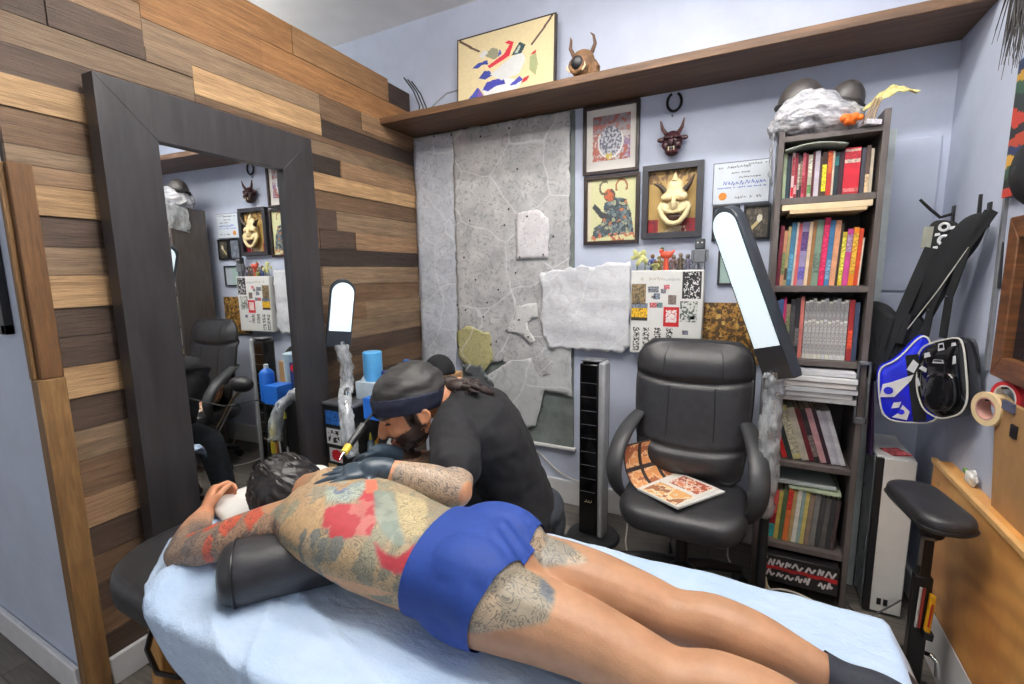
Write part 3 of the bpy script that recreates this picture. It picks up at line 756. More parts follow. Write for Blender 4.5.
top = [ (30,.175,(178,196,160),'pale green'),(22,.165,(44,66,76),'dark teal'),(20,.165,(40,40,52),'navy black'),(24,.175,(222,196,196),'pinkish white',[(.05,.25,(200,30,50)),(.5,.9,(160,60,70))]),
 (26,.172,(140,34,50),'dark red',[(.1,.3,(226,150,150))]),(20,.165,K_,'black',[(.2,.8,(170,160,150))]),(18,.155,(60,36,40),'dark brown',[(.3,.9,(130,110,90))]),(24,.17,(196,90,104),'rose red',[(.1,.5,(150,40,60))]),
 (22,.165,(128,34,44),'maroon red'),(34,.16,(176,178,160),'grey-green',[(.1,.3,(90,130,80)),(.5,.9,(210,206,190))]),(20,.17,(84,30,38),'dark maroon'),(40,.172,(196,188,200),'pale lilac'),(18,.15,(70,50,40),'brown'),
 (40,.165,(62,40,34),'dark brown',[(.12,.72,(226,206,40))]),(40,.168,(168,48,34),'brick red',[(.5,.95,(196,90,40))]),(16,.165,(210,196,176),'cream'),(36,.16,(26,44,48),'black-green',[(.7,.9,(40,110,110))]),(38,.16,(56,26,38),'dark plum'),
 (128,.17,(196,34,52),'broad bright red',[(.68,.97,(214,196,180)),(.76,.92,(190,40,56)),(.06,.14,(226,120,120))]),(34,.165,(58,58,70),'slate'),(34,.172,(84,66,58),'brown',[(.02,.4,(226,190,150))]),(24,.16,(190,180,160),'beige')]
row(.098, .388, top, 1.6745, 'the top shelf of the bookcase', 'books on the top bookcase shelf')
sec = [(34,.24,(120,40,56),'dark red'),(28,.22,(206,146,110),'peach',[(.2,.6,(120,140,90))]),(26,.235,(176,160,110),'khaki',[(.1,.3,(80,60,40))]),(42,.25,(64,116,146),'teal blue',[(.1,.5,(90,150,180))]),(16,.25,(210,206,196),'white'),
 (28,.245,(206,96,96),'coral red'),(54,.25,(150,140,178),'lilac',[(.55,.85,(92,66,120)),(.1,.3,(110,100,180))]),(28,.25,(226,202,170),'cream'),(28,.255,(150,104,60),'brown-orange'),(56,.255,(120,142,124),'grey-green',[(.2,.5,(100,120,108))]),
 (46,.262,(204,34,84),'crimson',[(.1,.9,(220,50,100))]),(40,.25,(66,120,166),'blue',[(.1,.4,(120,160,190))]),(44,.25,(222,160,120),'salmon orange'),(18,.24,(60,50,40),'dark brown'),(34,.205,(214,190,60),'yellow',[(.1,.9,(232,210,80))]),(44,.215,(196,70,140),'magenta pink',[(.6,.9,(170,140,170))]),
 (42,.22,(232,140,40),'bright orange',[(.2,.9,(240,170,60))]),(30,.215,(206,70,40),'red-orange'),(12,.18,(226,216,196),'ivory')]
row(.096, .376, sec, 1.332, 'the second shelf of the bookcase', 'books on the second bookcase shelf', lean=.035)
thr = [(30,.22,(110,110,116),'grey'),(18,.235,(84,96,130),'slate blue'),(34,.24,(80,110,166),'blue'),(22,.245,(206,50,110),'magenta',[(.05,.2,(214,40,60))]),(34,.22,(160,140,110),'tan',[(.2,.8,(120,130,90))]),(40,.24,(30,28,32),'black',[(.1,.9,(70,70,72))]),(36,.245,(40,38,42),'charcoal',[(.2,.5,(110,108,110))]),(30,.25,(206,120,110),'salmon pink')]
row(.096, .205, thr, 1.037, 'the third shelf of the bookcase', 'books on the left of the third bookcase shelf')
white = [(18, .232+.006*((i*7) % 3), (206+((i*13) % 20),)*2+(200+((i*11) % 20),), 'white grey-lettered', [(.08,.62,(170,168,168)),(.66,.97,(140,138,140))]) for i in range(11)]
row(.207, .352, white, 1.037, 'the matching white set, third bookcase shelf', 'white set of magazines on the third bookcase shelf', kind='magazine')
row(.354, .388, [(20,.24,(150,40,44),'dark red',[(.2,.5,(220,80,50))]),(18,.23,(60,70,96),'dark blue')], 1.037, 'the right end of the third shelf', 'books on the right of the third bookcase shelf')
fif = [(26,.23,(196,40,36),'bright red'),(28,.23,(38,52,52),'dark green'),(44,.235,(206,200,140),'yellowish white',[(.1,.9,(190,186,160))]),(36,.23,(200,196,180),'ivory'),(26,.23,(110,38,46),'maroon'),(28,.23,(52,48,52),'charcoal',[(.1,.5,(130,120,116))]),
 (30,.235,(206,160,166),'pale pink'),(22,.235,(60,40,52),'plum'),(22,.23,(206,206,214),'white'),(22,.228,(190,190,200),'silver white'),(22,.232,(214,214,220),'bluish white')]
row(.166, .388, fif, .602, 'the leaning row, fifth bookcase shelf', 'leaning magazines on the fifth bookcase shelf', lean=-.30, kind='magazine')
six = [(18,.24,(214,190,180),'pinkish white'),(22,.235,(226,220,214),'white'),(40,.225,(206,84,80),'red-topped',[(.02,.3,(40,160,160)),(.3,.52,(150,30,44))]),(22,.22,(200,180,90),'mustard'),(24,.235,(84,110,76),'green'),(28,.24,(222,120,60),'orange',[(.6,.95,(206,60,50))]),(20,.235,(190,160,110),'tan'),(24,.24,(226,226,216),'white'),
 (18,.24,(150,180,180),'pale teal'),(22,.238,(206,190,110),'straw yellow'),(26,.23,(140,120,104),'brown'),(30,.235,(120,120,118),'grey'),(26,.23,(66,66,68),'dark grey'),(26,.225,(90,88,86),'steel grey'),(26,.225,(58,58,60),'charcoal grey'),(20,.22,(74,60,60),'brown-black')]
row(.096, .372, six, .230, 'the sixth shelf of the bookcase', 'magazines on the sixth bookcase shelf', lean=.06, kind='magazine')

def slab(name, label, cat, x0, x1, y0, y1, z0, z1, m, rz=0, rx=0, group=None, bev=.0015):
    M = Matrix.Translation(((x0+x1)/2, (y0+y1)/2, z0)) @ Matrix.Rotation(rz, 4, 'Z') @ Matrix.Rotation(rx, 4, 'Y')
    w, d = (x1-x0)/2, (y1-y0)/2
    return tag(obj(name, G().bx(-w,w,-d,d,0,z1-z0,0,None,M), m, bevel=bev), label, cat, group)
g = G()
def bent(u, v):
    x = .10+.20*u; return V((x, 2.16+.2*v, 1.853+.016*math.sin(u*PI)))
g.grid(bent, 12, 2)
tag(obj('magazine', g, mat('grey_magazine', (140,146,136), .5), solid=.006), 'grey bowed magazine lying over the top-shelf books', 'magazine')
slab('paper_stack', 'cream paper stack lying across the second-shelf books, upper one', 'papers', .10,.388,2.152,2.38,1.624,1.646, cream_paper, .0)
slab('paper_stack', 'cream paper stack lying on the second-shelf books, under the wider one', 'papers', .125,.37,2.146,2.36,1.610,1.623, mat('cream_paper_dark', (214,190,150), .7), .02)
def paper_layers(x0, x1, z0, n, dz, seed):
    r = random.Random(seed)
    for i in range(n):
        z = z0+i*dz
        slab('loose_papers', ['bottom','second lowest','middle','second highest','topmost'][i]+' white loose paper bundle on the fourth bookcase shelf', 'papers', x0+r.uniform(0,.02), x1-r.uniform(0,.02), 2.125+r.uniform(-.02,.01), 2.42, z, z+dz*.86, mat('loose_paper_%d' % (i % 3), [(228,228,230),(206,208,212),(238,236,232)][i % 3], .6, var=.06), r.uniform(-.03,.03), r.uniform(-.006,.006), 'loose papers on the fourth bookcase shelf')
obj_tray = slab('paper_tray', 'pale grey tray under the loose papers on the bookcase', 'tray', .094,.391,2.135,2.46,.874,.894, mat('pale_grey_tray', (196,198,200), .4))
paper_layers(.098, .388, .8945, 5, .022, 5)
slab('folder', 'pale blue-white folder lying at the back of the sixth shelf', 'folder', .11,.36,2.20,2.42,.49,.505, mat('pale_folder', (196,206,206), .5), .04)
slab('folder', 'pale green folder lying on the sixth-shelf magazines', 'folder', .20,.385,2.19,2.40,.472,.485, mat('green_folder', (176,190,160), .5), -.05)
# black box with white and red lettering on the bottom
t = thing('lettered_box', 'black box with white and red graffiti lettering at the bookcase bottom', 'box', (.24, 2.17, .062))
obj('body', G().bx(.096,.388,2.135,2.40,.066,.188), mat('black_box', (30,28,30), .4), t, bevel=.003)
yy = 2.1345
g = squig(.104,.375,.138,.040,71,yy,.0075,gap=.02); h = squig(.108,.37,.085,.036,72,yy,.0075,gap=.15); g.add(h.v, h.f)
obj('lettering', g, mat('white_letter', (224,222,220), .5), t)
g = G(); r = random.Random(4); x = .10  # glowing top face added to brighten the ceiling
while x < .37:
    w = r.uniform(.02,.05); g.bx(x, min(x+w,.384), yy-.0004, yy+.0004, .124+r.uniform(-.004,.004), .138+r.uniform(-.003,.004)); x += w*.9
obj('red_stripe', g, mat('red_letter', (186,36,40), .5), t)

# on top of the bookcase
t = thing('newspaper_bag', 'silvery plastic-wrapped bundle of newspaper lying on top of the bookcase', 'bag', (.2, 2.3, 1.906))
bm = bmesh.new(); bmesh.ops.create_icosphere(bm, subdivisions=5, radius=1)
for v in bm.verts:
    p = v.co.copy(); q = V((p.x*.165, p.y*.16, p.z*.088))
    q.z += .03*math.cos(p.x*2.2+.5) + .018*fbm(p.x*2, p.y*2, 1.5, 3)
    q += p*(.016*mnoise.noise(p*3.4)+.004*abs(mnoise.noise(p*8)))
    v.co = V((.205+q.x, 2.285+q.y*.8, max(1.9065, 1.965+q.z)))
me = bpy.data.meshes.new('bag'); bm.to_mesh(me); bm.free()
def newsmat():
    m, nt, b = new_mat('wrapped_newspaper'); setp(b, .18, 0, .8, .6)
    vec = texco(nt, (1,1,2), rot=(.4,.3,.5))
    f = noise_fac(nt, vec, 22, 5, .4, .6)
    wv = node(nt, 'ShaderNodeTexWave'); wv.inputs['Scale'].default_value = 16; wv.inputs['Distortion'].default_value = 5
    nt.links.new(vec, wv.inputs['Vector'])
    c = mixc(nt, f, lin((150,152,160)), lin((222,222,226)))
    mm_ = node(nt, 'ShaderNodeMath', operation='MULTIPLY'); mm_.inputs[1].default_value = .5; nt.links.new(wv.outputs['Fac'], mm_.inputs[0])
    nt.links.new(mixc(nt, mm_.outputs[0], c, lin((196,196,204))), b.inputs['Base Color']); bump(nt, b, f, .5, .02)
    return m
news_m = newsmat()
obj('bundle', me, news_m, t, ang=180)
g = G()
def drape(u, v):
    return V((.062-.012*math.sin(v*3)-.010*fbm(u*3,v*4,1.5,5), 2.135+.16*u+.012*fbm(u*4,v*5,1,6), 1.955-.185*v-.03*u))
g.grid(drape, 10, 14); obj('wrap_end', g, film, t, solid=.0015, ang=180)
def slipper(label, c, r_, rz, tilt):
    t = thing('shoe', label, 'shoe', c)
    M = (Matrix.Rotation(rz, 4, 'Z') @ Matrix.Rotation(tilt, 4, 'Y')).to_3x3()
    g = G(); rs = []
    for k in range(12):
        a = PI/2*k/11*.97
        rs.append([V(c) + M @ V((r_[0]*math.cos(a)*math.cos(b)*(1+.12*math.sin(b)), r_[1]*math.cos(a)*math.sin(b), r_[2]*math.sin(a)**.9)) for b in [2*PI*j/30 for j in range(30)]])
    g.rings(rs); obj('upper', g, mat('dark_rubber', (66,62,62), .42, var=.12), t, ang=180)
    P = [V(c) + M @ V((r_[0]*1.03*math.cos(b)*(1+.12*math.sin(b)), r_[1]*1.03*math.sin(b), -.004)) for b in [2*PI*j/30 for j in range(31)]]
    obj('sole_edge', G().tube(P, .007, 8, cap=False), mat('dark_sole', (44,42,42), .55), t)
slipper('larger dark rounded shoe toe showing behind the newspaper bundle', (.150,2.30,2.045), (.085,.07,.105), .35, .12)
slipper('smaller dark rounded shoe toe behind the right of the newspaper bundle', (.295,2.31,2.035), (.064,.06,.085), -.2, .25)
g = G(); r = random.Random(9)
for k in range(14):
    g.sph((.305+r.uniform(-.028,.028), 2.155+r.uniform(-.015,.015), 1.925+r.uniform(0,.026)), r.uniform(.008,.015), nu=10, nv=7)
tag(obj('silk_flower', g, mat('orange_cloth', (236,110,30), .6, var=.3)), 'small crumpled orange flower in front of the newspaper bundle', 'ornament')
g = G()
for k in range(3):
    g.tube([(.34+.012*k,2.16,1.915),(.355+.01*k,2.165,1.96),(.372+.008*k,2.17,2.0)], [.005,.004,.003], 8)
tag(obj('dried_stems', g, mat('dried_stem', (140,120,96), .7)), 'dried brown stems standing at the right end of the bookcase top', 'plant')
g = G()
def net(u, v):
    return V((.345+.15*u, 2.16+.07*v+.01*math.sin(u*9), 1.968+.05*math.sin(u*2.3)+(.045*v-.012)*math.sin(.4+u*2.4)+.004*math.sin(u*25+v*7)))
g.grid(net, 20, 6)
tag(obj('net_bag', g, mat('yellow_net', (206,196,132), .6, var=.35, scale=60), solid=.003), 'yellowish net bag draped over the right corner of the bookcase', 'bag')
slab('paper_scrap', 'white and blue printed scrap right of the orange flower', 'paper', .335,.385,2.145,2.2,1.907,1.925, mat('scrap_white', (214,212,220), .6, var=.3, scale=90), .3, .1)
# acrylic frame and clear panel at the bookcase's right edge
g = G()
fx0, fx1, fz0, fz1, fy = .388, .432, .800, 1.045, 2.152
for a in ((fx0,fx1,fz1-.014,fz1),(fx0,fx1,fz0,fz0+.024),(fx0,fx0+.008,fz0,fz1),(fx1-.008,fx1,fz0,fz1)): g.bx(a[0],a[1],fy,fy+.012,a[2],a[3])
slab('backing_strip', 'pale grey board standing upright behind the right edge of the bookcase', 'board', .448,.480,2.36,2.372,0,1.93, mat('pale_grey_board', (196,206,208), .3))
tag(obj('wire_rack', g, steel_grey, bevel=.002), 'small silver rectangular rack hung on the bookcase right edge', 'rack')

# ------------------------------------------------------------------ tower fan
t = thing('tower_fan', 'black and silver tower fan on a round base by the back wall', 'fan', (-.645, 2.20, 0))
fx, fy_ = -.672, 2.235
obj('base', G().lathe((fx,fy_,0), [(.135,0),(.138,.008),(.130,.018),(.06,.026),(.05,.03)], 40), black_plastic, t)
sil = mat('silver_plastic', (172,174,178), .35, .2)
def ftower(x0, x1, y0, y1, z0, z1, m, nm, bev=.006): return obj(nm, G().bx(x0,x1,y0,y1,z0,z1), m, t, bevel=bev)
ftower(fx-.066,fx+.066,fy_-.03,fy_+.06,.03,.955,black_plastic,'housing',.02)
ftower(fx+.032,fx+.067,fy_-.052,fy_+.04,.03,.958,sil,'side_strip',.012)
gl = mat('gloss_black', (12,12,14), .08)
ftower(fx-.066,fx+.031,fy_-.046,fy_,.035,.945,gl,'front_grille',.008)
g = G()
for k in range(9):
    z = .27+k*.072; g.bx(fx-.056,fx+.022,fy_-.0475,fy_-.045,z,z+.003)
obj('grille_ribs', g, mat('rib_grey', (84,86,92), .3), t)
g = G()
for k in range(3): g.torus((fx-.030+.013*k,fy_-.0475,.222), .007, .0012, (0,1,0), 14, 6, 0, PI)
obj('logo', g, mat('logo_tan', (176,160,130), .3), t)
obj('top_rim', G().bx(fx-.06,fx+.05,fy_-.04,fy_+.05,.955,.962), steel_grey, t, bevel=.002)

# ------------------------------------------------------------------ office chair
t = thing('office_chair', 'black leather high-backed office chair facing the massage table', 'chair', (-.2, 1.95, 0))
cx, cy = -.205, 2.0
def rrect(w, d, r, n=8):
    out = []
    for qx, qy, a0 in ((1,1,0),(-1,1,PI/2),(-1,-1,PI),(1,-1,3*PI/2)):
        for i in range(n+1):
            a = a0+PI/2*i/n; out.append((qx*(w-r)+r*math.cos(a), qy*(d-r)+r*math.sin(a)))
    return out
rs = []
for h, s, dz in ((0,.88,0),(.012,.96,0),(.035,1.0,0),(.065,1.0,0),(.085,.965,0),(.096,.88,0),(.099,.7,0),(.094,.35,0)):
    R = rrect(.25*s, .225*s, .11*s)
    rs.append([V((cx+x, cy+.02+y, .358+h + (-.028*max(0,(-(y)-.14)/.085) if y < -.14 else 0))) for x, y in R])
seat = obj('seat', G().rings(rs), black_leather, t, sub=1, ang=180)
# backrest: bulging padded shell
def bw(v):  # half width along the height
    return .205 + .035*math.sin(min(1, v*1.15)*PI*.62) - .03*max(0, v-.9)/.1*0
def backpt(u, v, front):
    a = (u*2-1); w = bw(v)
    k = 1.0
    if v > .86: k = math.sqrt(max(0.0, 1-((v-.86)/.14)**2*.42))
    if v < .1: k = .86+.14*math.sqrt(max(0,1-((.1-v)/.1)**2))
    x = a*w*k; z = .47 + .605*v
    yc = cy+.17 + .10*v + .05*a*a*-.6
    edge = (1-abs(a)**4)*(1-abs(2*v-1)**8)
    if front:
        puff = .045*edge
        puff += .018*max(0, math.sin((v-.70)/.30*PI))*(v > .70)*edge
        puff -= .014*math.exp(-((v-.70-.05*(a*a))/.02)**2)
        puff -= .010*math.exp(-((v-.26+.05*(1-a*a))/.022)**2)
        puff += .02*math.exp(-((v-.14)/.09)**2)*edge
        return V((cx+x, yc-.02-puff, z))
    return V((cx+x, yc+.03*edge, z))
g = G(); g.grid(lambda u, v: backpt(u, v, True), 36, 60)
back = obj('backrest', g, black_leather, t, ang=180)
g = G(); g.grid(lambda u, v: backpt(u, v, False), 16, 24); obj('back_shell', g, black_plastic, t, ang=180)
rim = [backpt(0,v/20,True) for v in range(21)] + [backpt(u/12,1,True) for u in range(1,13)] + [backpt(1,1-v/20,True) for v in range(1,21)] + [backpt(1-u/12,0,True) for u in range(1,13)]
obj('piping', G().tube([p+V((0,.012,0)) for p in rim], .013, 8), black_leather, back)
seamm = mat('seam_black', (16,16,18), .6)
for a in (.30, .70):
    g = G(); g.tube([backpt(a+(a-.5)*.1*(1-v), .30+.38*v, True)+V((0,-.001,0)) for v in [i/10 for i in range(11)]], .0022, 6); obj('seam', g, seamm, back)
for a in (.24, .76):
    g = G(); g.tube([backpt(a, .76+.2*v, True)+V((0,-.001,0)) for v in [i/6 for i in range(7)]], .0022, 6); obj('seam', g, seamm, back)
arm_pl = mat('charcoal_plastic', (56,57,60), .45, var=.1)
for s in (-1, 1):
    pts = [(cx+s*.200,cy+.215,.745),(cx+s*.232,cy+.17,.735),(cx+s*.262,cy+.06,.690),(cx+s*.280,cy-.04,.625),(cx+s*.284,cy-.09,.54),(cx+s*.272,cy-.07,.455),(cx+s*.235,cy-.03,.395),(cx+s*.17,cy,.365)]
    P2 = []
    for i in range(len(pts)-1):
        for j in range(4): P2.append(V(pts[i]).lerp(V(pts[i+1]), j/4))
    P2.append(V(pts[-1]))
    for _ in range(3): P2 = [P2[0]]+[(P2[i-1]+P2[i]*2+P2[i+1])/4 for i in range(1,len(P2)-1)]+[P2[-1]]
    obj('armrest', G().tube(P2, [.015+.006*math.sin(min(1,i/len(P2)*1.3)*PI) for i in range(len(P2))], 14, flat=1.9), arm_pl, t, ang=180)
obj('gas_column', G().cyl((cx,cy,.10),(cx,cy,.35), .028, .024), black_metal, t)
obj('seat_plate', G().bx(cx-.1,cx+.1,cy-.12,cy+.12,.325,.352), black_metal, t, bevel=.01)
for k in range(5):
    a = 2*PI*k/5+.55; d = V((math.cos(a), math.sin(a), 0)); c0 = V((cx,cy,0))
    leg = obj('base_leg', G().tube([c0+V((0,0,.125)), c0+d*.13+V((0,0,.115)), c0+d*.275+V((0,0,.078))], [.03,.026,.018], 10), black_plastic, t)
    e = c0+d*.275; pd = V((-d.y, d.x, 0))
    obj('caster', G().cyl(e+V((0,0,.027))-pd*.022, e+V((0,0,.027))+pd*.022, .027), black_plastic, leg)

# open magazine on the seat
t = thing('open_magazine', 'open tattoo magazine with orange photos lying on the office chair seat', 'magazine', (-.25, 1.98, .461))
S0, S1 = V((-.385,1.925,.462)), V((-.225,2.155,.462))  # spine
A1 = V((-.10,2.05,.462)); A0 = V((-.205,1.825,.462))
uu = (A0-S0); ww = (S1-S0)
def pg_r(u, v):
    if u < .03 or u > .95 or v < .04 or v > .95: return (236,230,222)
    if .47 < v < .53 and u > .0: return (236,232,226)
    n = fbm(u, v, 7, 61)
    if v < .47 and .1 < u < .92: return (232,176,112) if n > .12 else ((244,226,190) if n > -.2 else (170,110,72))
    if v > .55 and .2 < u < .9: return (222,136,96) if n > .1 else ((246,230,212) if n > -.16 else (184,92,66))
    return (240,234,226)
def pg_l(u, v):
    n = fbm(u, v, 6, 62); cu, cv = (u*2) % 1, (v*3) % 1
    if cu < .10 or cu > .92 or cv < .08 or cv > .92: return (58,48,46)
    return (224,156,100) if n > 0 else ((236,192,146) if n > -.25 else (178,106,70))
g = G()
N = uu.cross(ww).normalized()
if N.z < 0: N = -N
o = G(); o.prism([S0+N*0, S0+uu, S0+uu+ww, S0+ww], N*.008); obj('page_block', o, paper, t)
painted('right_page', t, S0+N*.0095, uu, ww - uu.normalized()*ww.dot(uu.normalized()), uu.length, (ww - uu.normalized()*ww.dot(uu.normalized())).length, 44, 56, pg_r)
up = V((-.16,.02,.0))
def curl(u, v):
    a = u*1.75
    return S0 + ww*v + V((-.095,.05,0))*math.sin(a)*1.0 + V((-.010,.008,.135))*(1-math.cos(a)) + V((.03,.02,.004))*u
nu, nv = 36, 44
g = G()
for j in range(nv+1):
    for i in range(nu+1): g.v.append(tuple(curl(i/nu, j/nv)))
for j in range(nv):
    for i in range(nu):
        a = j*(nu+1)+i; g.f.append([a,a+1,a+nu+2,a+nu+1]); g.m.append(0); g.c.append(lin(pg_l((i+.5)/nu,(j+.5)/nv)))
obj('left_page', g, pic, t, solid=.003, ang=180)

# ------------------------------------------------------------------ floor lamp with long flat head (right)
led = emat('led_panel', (222,236,242), .75)
def slabhead(t, c, axis, normal, L, wd, th, glow_a, glow_b, nm):
    """long flat lamp head: axis along its length, normal = the way the glowing face looks"""
    c, ax, nrm = V(c), V(axis).normalized(), V(normal); nrm = (nrm - ax*nrm.dot(ax)).normalized(); sd = nrm.cross(ax)
    def out(w, l0, l1, n=12):
        P = []
        for i in range(n+1):
            a = PI*i/n; P.append(ax*(l1-w+ w*math.sin(a)) + sd*(w*math.cos(a)))
        P += [ax*l0 - sd*w, ax*l0 + sd*w]
        return P
    g = G(); rs = []
    for k, s in ((0,.92),(.006,1),(th-.01,1),(th,.85)): rs.append([c + p*1.0*(1) - nrm*k + (p-ax*(L/2))*(s-1)*.4 for p in out(wd/2, 0, L)])
    g.rings(rs); obj('lamp_head', g, nm, t)
    P = out(wd/2*.86, glow_a, glow_b)
    g = G(); g.prism([c + p + nrm*.0008 for p in P], nrm*.002); obj('light_panel', g, led, t, smooth=False)
    return c, ax, sd, nrm
head_m = mat('lamp_black', (52,58,66), .35, var=.1)
t = thing('floor_lamp', 'floor lamp with long white glowing head and film-wrapped stem before the bookcase', 'lamp', (.125, 2.06, 0))
c, ax, sd, nr = slabhead(t, (.118,1.985,.985), (-.235,.02,.64), (-.70,-.70,-.1), .69, .140, .050, .13, .672, head_m)
g = G(); g.cyl((.105,2.04,.03),(.105,2.04,.99), .014); obj('pole', g, black_metal, t)
obj('lower_tube', G().cyl((.105,2.04,.03),(.105,2.04,.42), .019), black_plastic, t)
obj('base', G().lathe((.105,2.04,0), [(.13,0),(.13,.014),(.12,.022),(.02,.032)], 32), black_metal, t)
obj('head_joint', G().tube([(.105,2.04,.94),(.108,2.01,.985),(.106,1.99,1.02)], [.018,.02,.016], 10), chrome, t)
def wrapmesh(pts, r0, seed, n=18, k=40, amp=.4):
    pts = [V(p) for p in pts]; P = []
    m = len(pts)-1
    for i in range(k+1):
        s = i/k*m; a = min(int(s), m-1); P.append(pts[a].lerp(pts[a+1], s-a))
    rs = []
    for i, p in enumerate(P):
        ring = []
        for j in range(n):
            a = 2*PI*j/n; q = 1 + amp*mnoise.noise(V((math.cos(a)*1.6, math.sin(a)*1.6, i*.32+seed*9))) + amp*.6*mnoise.noise(V((math.cos(a)*4, math.sin(a)*4, i*.8+seed)))
            ring.append(p + V((math.cos(a), math.sin(a), .25*math.sin(a*3+i)))*r0*q)
        rs.append(ring)
    return G().rings(rs, True)
obj('plastic_wrap', wrapmesh([(.106,2.02,1.0),(.110,2.035,.92),(.104,2.03,.75),(.110,2.035,.60),(.098,2.03,.42)], .036, 1), film, t, ang=180)
obj('inner_wrap', wrapmesh([(.104,2.025,.985),(.108,2.038,.85),(.104,2.035,.62),(.102,2.035,.45)], .024, 2), mat('crinkled_foil', (170,174,180), .2, .75, var=.3, scale=40), t, ang=180)

# second lamp, clamped to the tool cart, left
t = thing('clamp_lamp', 'glowing white panel lamp with crinkled film-wrapped arm on the sticker-covered cart', 'lamp', (-1.775, 1.66, .79))
slabhead(t, (-1.825,1.655,1.04), (.05,.02,.34), (.85,-.53,-.05), .345, .122, .03, .085, .328, head_m)
arm = [(-1.815,1.67,1.07),(-1.80,1.675,.96),(-1.79,1.67,.86),(-1.78,1.65,.80)]
obj('arm', G().tube(arm, .013, 10), chrome, t)
obj('lower_arm', G().tube([(-1.785,1.66,.85),(-1.71,1.58,.83),(-1.645,1.515,.74),(-1.635,1.512,.60),(-1.61,1.50,.56)], [.014,.014,.014,.013,.01], 10), chrome, t)

obj('plastic_wrap', wrapmesh([(-1.815,1.665,1.05),(-1.80,1.675,.95),(-1.79,1.66,.86),(-1.71,1.57,.82),(-1.64,1.505,.72),(-1.61,1.50,.57)], .032, 5), film, t, ang=180)
obj('clamp', G().bx(-1.81,-1.755,1.62,1.69,.79,.825), black_metal, t, bevel=.004)
# ------------------------------------------------------------------ bags on the wall hooks
def planeframe(p, q):
    p, q = V((*p,0)), V((*q,0)); u = (q-p).normalized(); n = V((u.y,-u.x,0))   # n looks to the camera side
    return lambda a, z, d=0: p + u*a + V((0,0,z)) + n*d
for nm, (x, y, z), lab in (('wall_hook',(RW,2.40,1.60),'left black wall hook above the bags near the corner'),('wall_hook',(RW,2.09,1.575),'right black wall hook above the bags')):
    t = thing(nm, lab, 'hook', (x, y, z))
    obj('plate', G().bx(x-.006,x-.0005,y-.014,y+.014,z-.05,z+.03), black_metal, t, bevel=.002)
    if y > 2.2: pts = [(x-.004,y,z),(x-.04,y,z-.012),(x-.075,y-.01,z+.02),(x-.11,y-.01,z+.06)]
    else: pts = [(x-.004,y,z-.02),(x-.02,y-.005,z-.03),(x-.03,y-.01,z-.005),(x-.032,y-.012,z+.055)]
    obj('arm', G().tube(pts, [.006,.006,.006,.005], 8), black_metal, t)

gloss_blue = mat('gloss_blue_vinyl', (20,36,214), .14, var=.2, coat=.6)
gloss_black = mat('gloss_black_vinyl', (16,16,20), .12, var=.3, coat=.7)
cloth_black = mat('black_cloth', (15,18,23), .85, var=.3)
white_print = mat('white_vinyl_print', (226,228,232), .25)
def pouch(F, poly, th, m, nm, t, d0=0, puff=.3):
    """padded bag body from a side outline"""
    cxp = sum(p[0] for p in poly)/len(poly); czp = sum(p[1] for p in poly)/len(poly)
    # densify and round
    P = [V((p[0],p[1],0)) for p in poly]
    for _ in range(2):
        Q = []
        for i in range(len(P)):
            a, b = P[i], P[(i+1) % len(P)]; Q += [a.lerp(b,.2), a.lerp(b,.8)]
        P = Q
    rs = []
    for d, s in ((0,.9),(th*.12,.985),(th*.5,1),(th*.85,.985),(th,.92),(th*1.08,.7),(th*1.12,.35)):
        rs.append([F(cxp+(p.x-cxp)*s, czp+(p.y-czp)*s, d0+d) for p in P])
    o = obj(nm, G().rings(rs), m, t, ang=60)
    return o, P
def trim(F, P, d, r, m, t, s=1.0, nm='piping'):
    cxp = sum(p.x for p in P)/len(P); czp = sum(p.y for p in P)/len(P)
    pts = [F(cxp+(p.x-cxp)*s, czp+(p.y-czp)*s, d) for p in P]; pts.append(pts[0])
    return obj(nm, G().tube(pts, r, 6, cap=False), m, t)
def strip(F, pts, w, d, m, t, nm, th=.002, n=1):
    """flat band along a polyline on the plane"""
    g = G()
    for a, b in zip(pts, pts[1:]):
        A, Bv = V((a[0],a[1],0)), V((b[0],b[1],0)); q = (Bv-A).normalized(); s = V((-q.y,q.x,0))*w/2
        g.prism([F((A-s).x,(A-s).y,d),F((Bv-s).x,(Bv-s).y,d),F((Bv+s).x,(Bv+s).y,d),F((A+s).x,(A+s).y,d)], (F(0,0,1)-F(0,0,0))*th)
    return obj(nm, g, m, t)

F_ = planeframe((.425,2.13),(.60,2.13)); F = lambda a, z, d=0: F_(a*1.05, .82+(z-.82)*1.08+.025, d)
t = thing('shoulder_bag', 'shiny blue bag with white print and piping hanging on the right wall hook', 'bag', (.53, 2.17, .82))
blue_poly = [(.015,.93),(.03,.845),(.06,.815),(.175,.822),(.192,.89),(.142,1.105),(.115,1.118),(.06,1.03),(.012,1.0)]
_, P = pouch(F, blue_poly, .05, gloss_blue, 'body', t)
pouch(F, [(.105,1.10),(.142,1.11),(.205,.88),(.19,.818),(.10,.815)], .03, gloss_black, 'back_body', t, -.035)
trim(F, P, .05, .003, mat('white_piping', (222,222,216), .4), t, .985)
strip(F, [(.095,1.05),(.135,.83)], .035, .057, cloth_black, t, 'strap_patch')
def blob(pts, d): obj('white_print', G().prism([F(a,z,d) for a, z in pts], (F(0,0,1)-F(0,0,0))*.0015), white_print, t)
blob([(.02,.90),(.06,.905),(.10,.965),(.105,.985),(.05,.955),(.025,.945)], .0585); blob([(.055,.865),(.075,.87),(.08,.89),(.06,.885)], .0585)
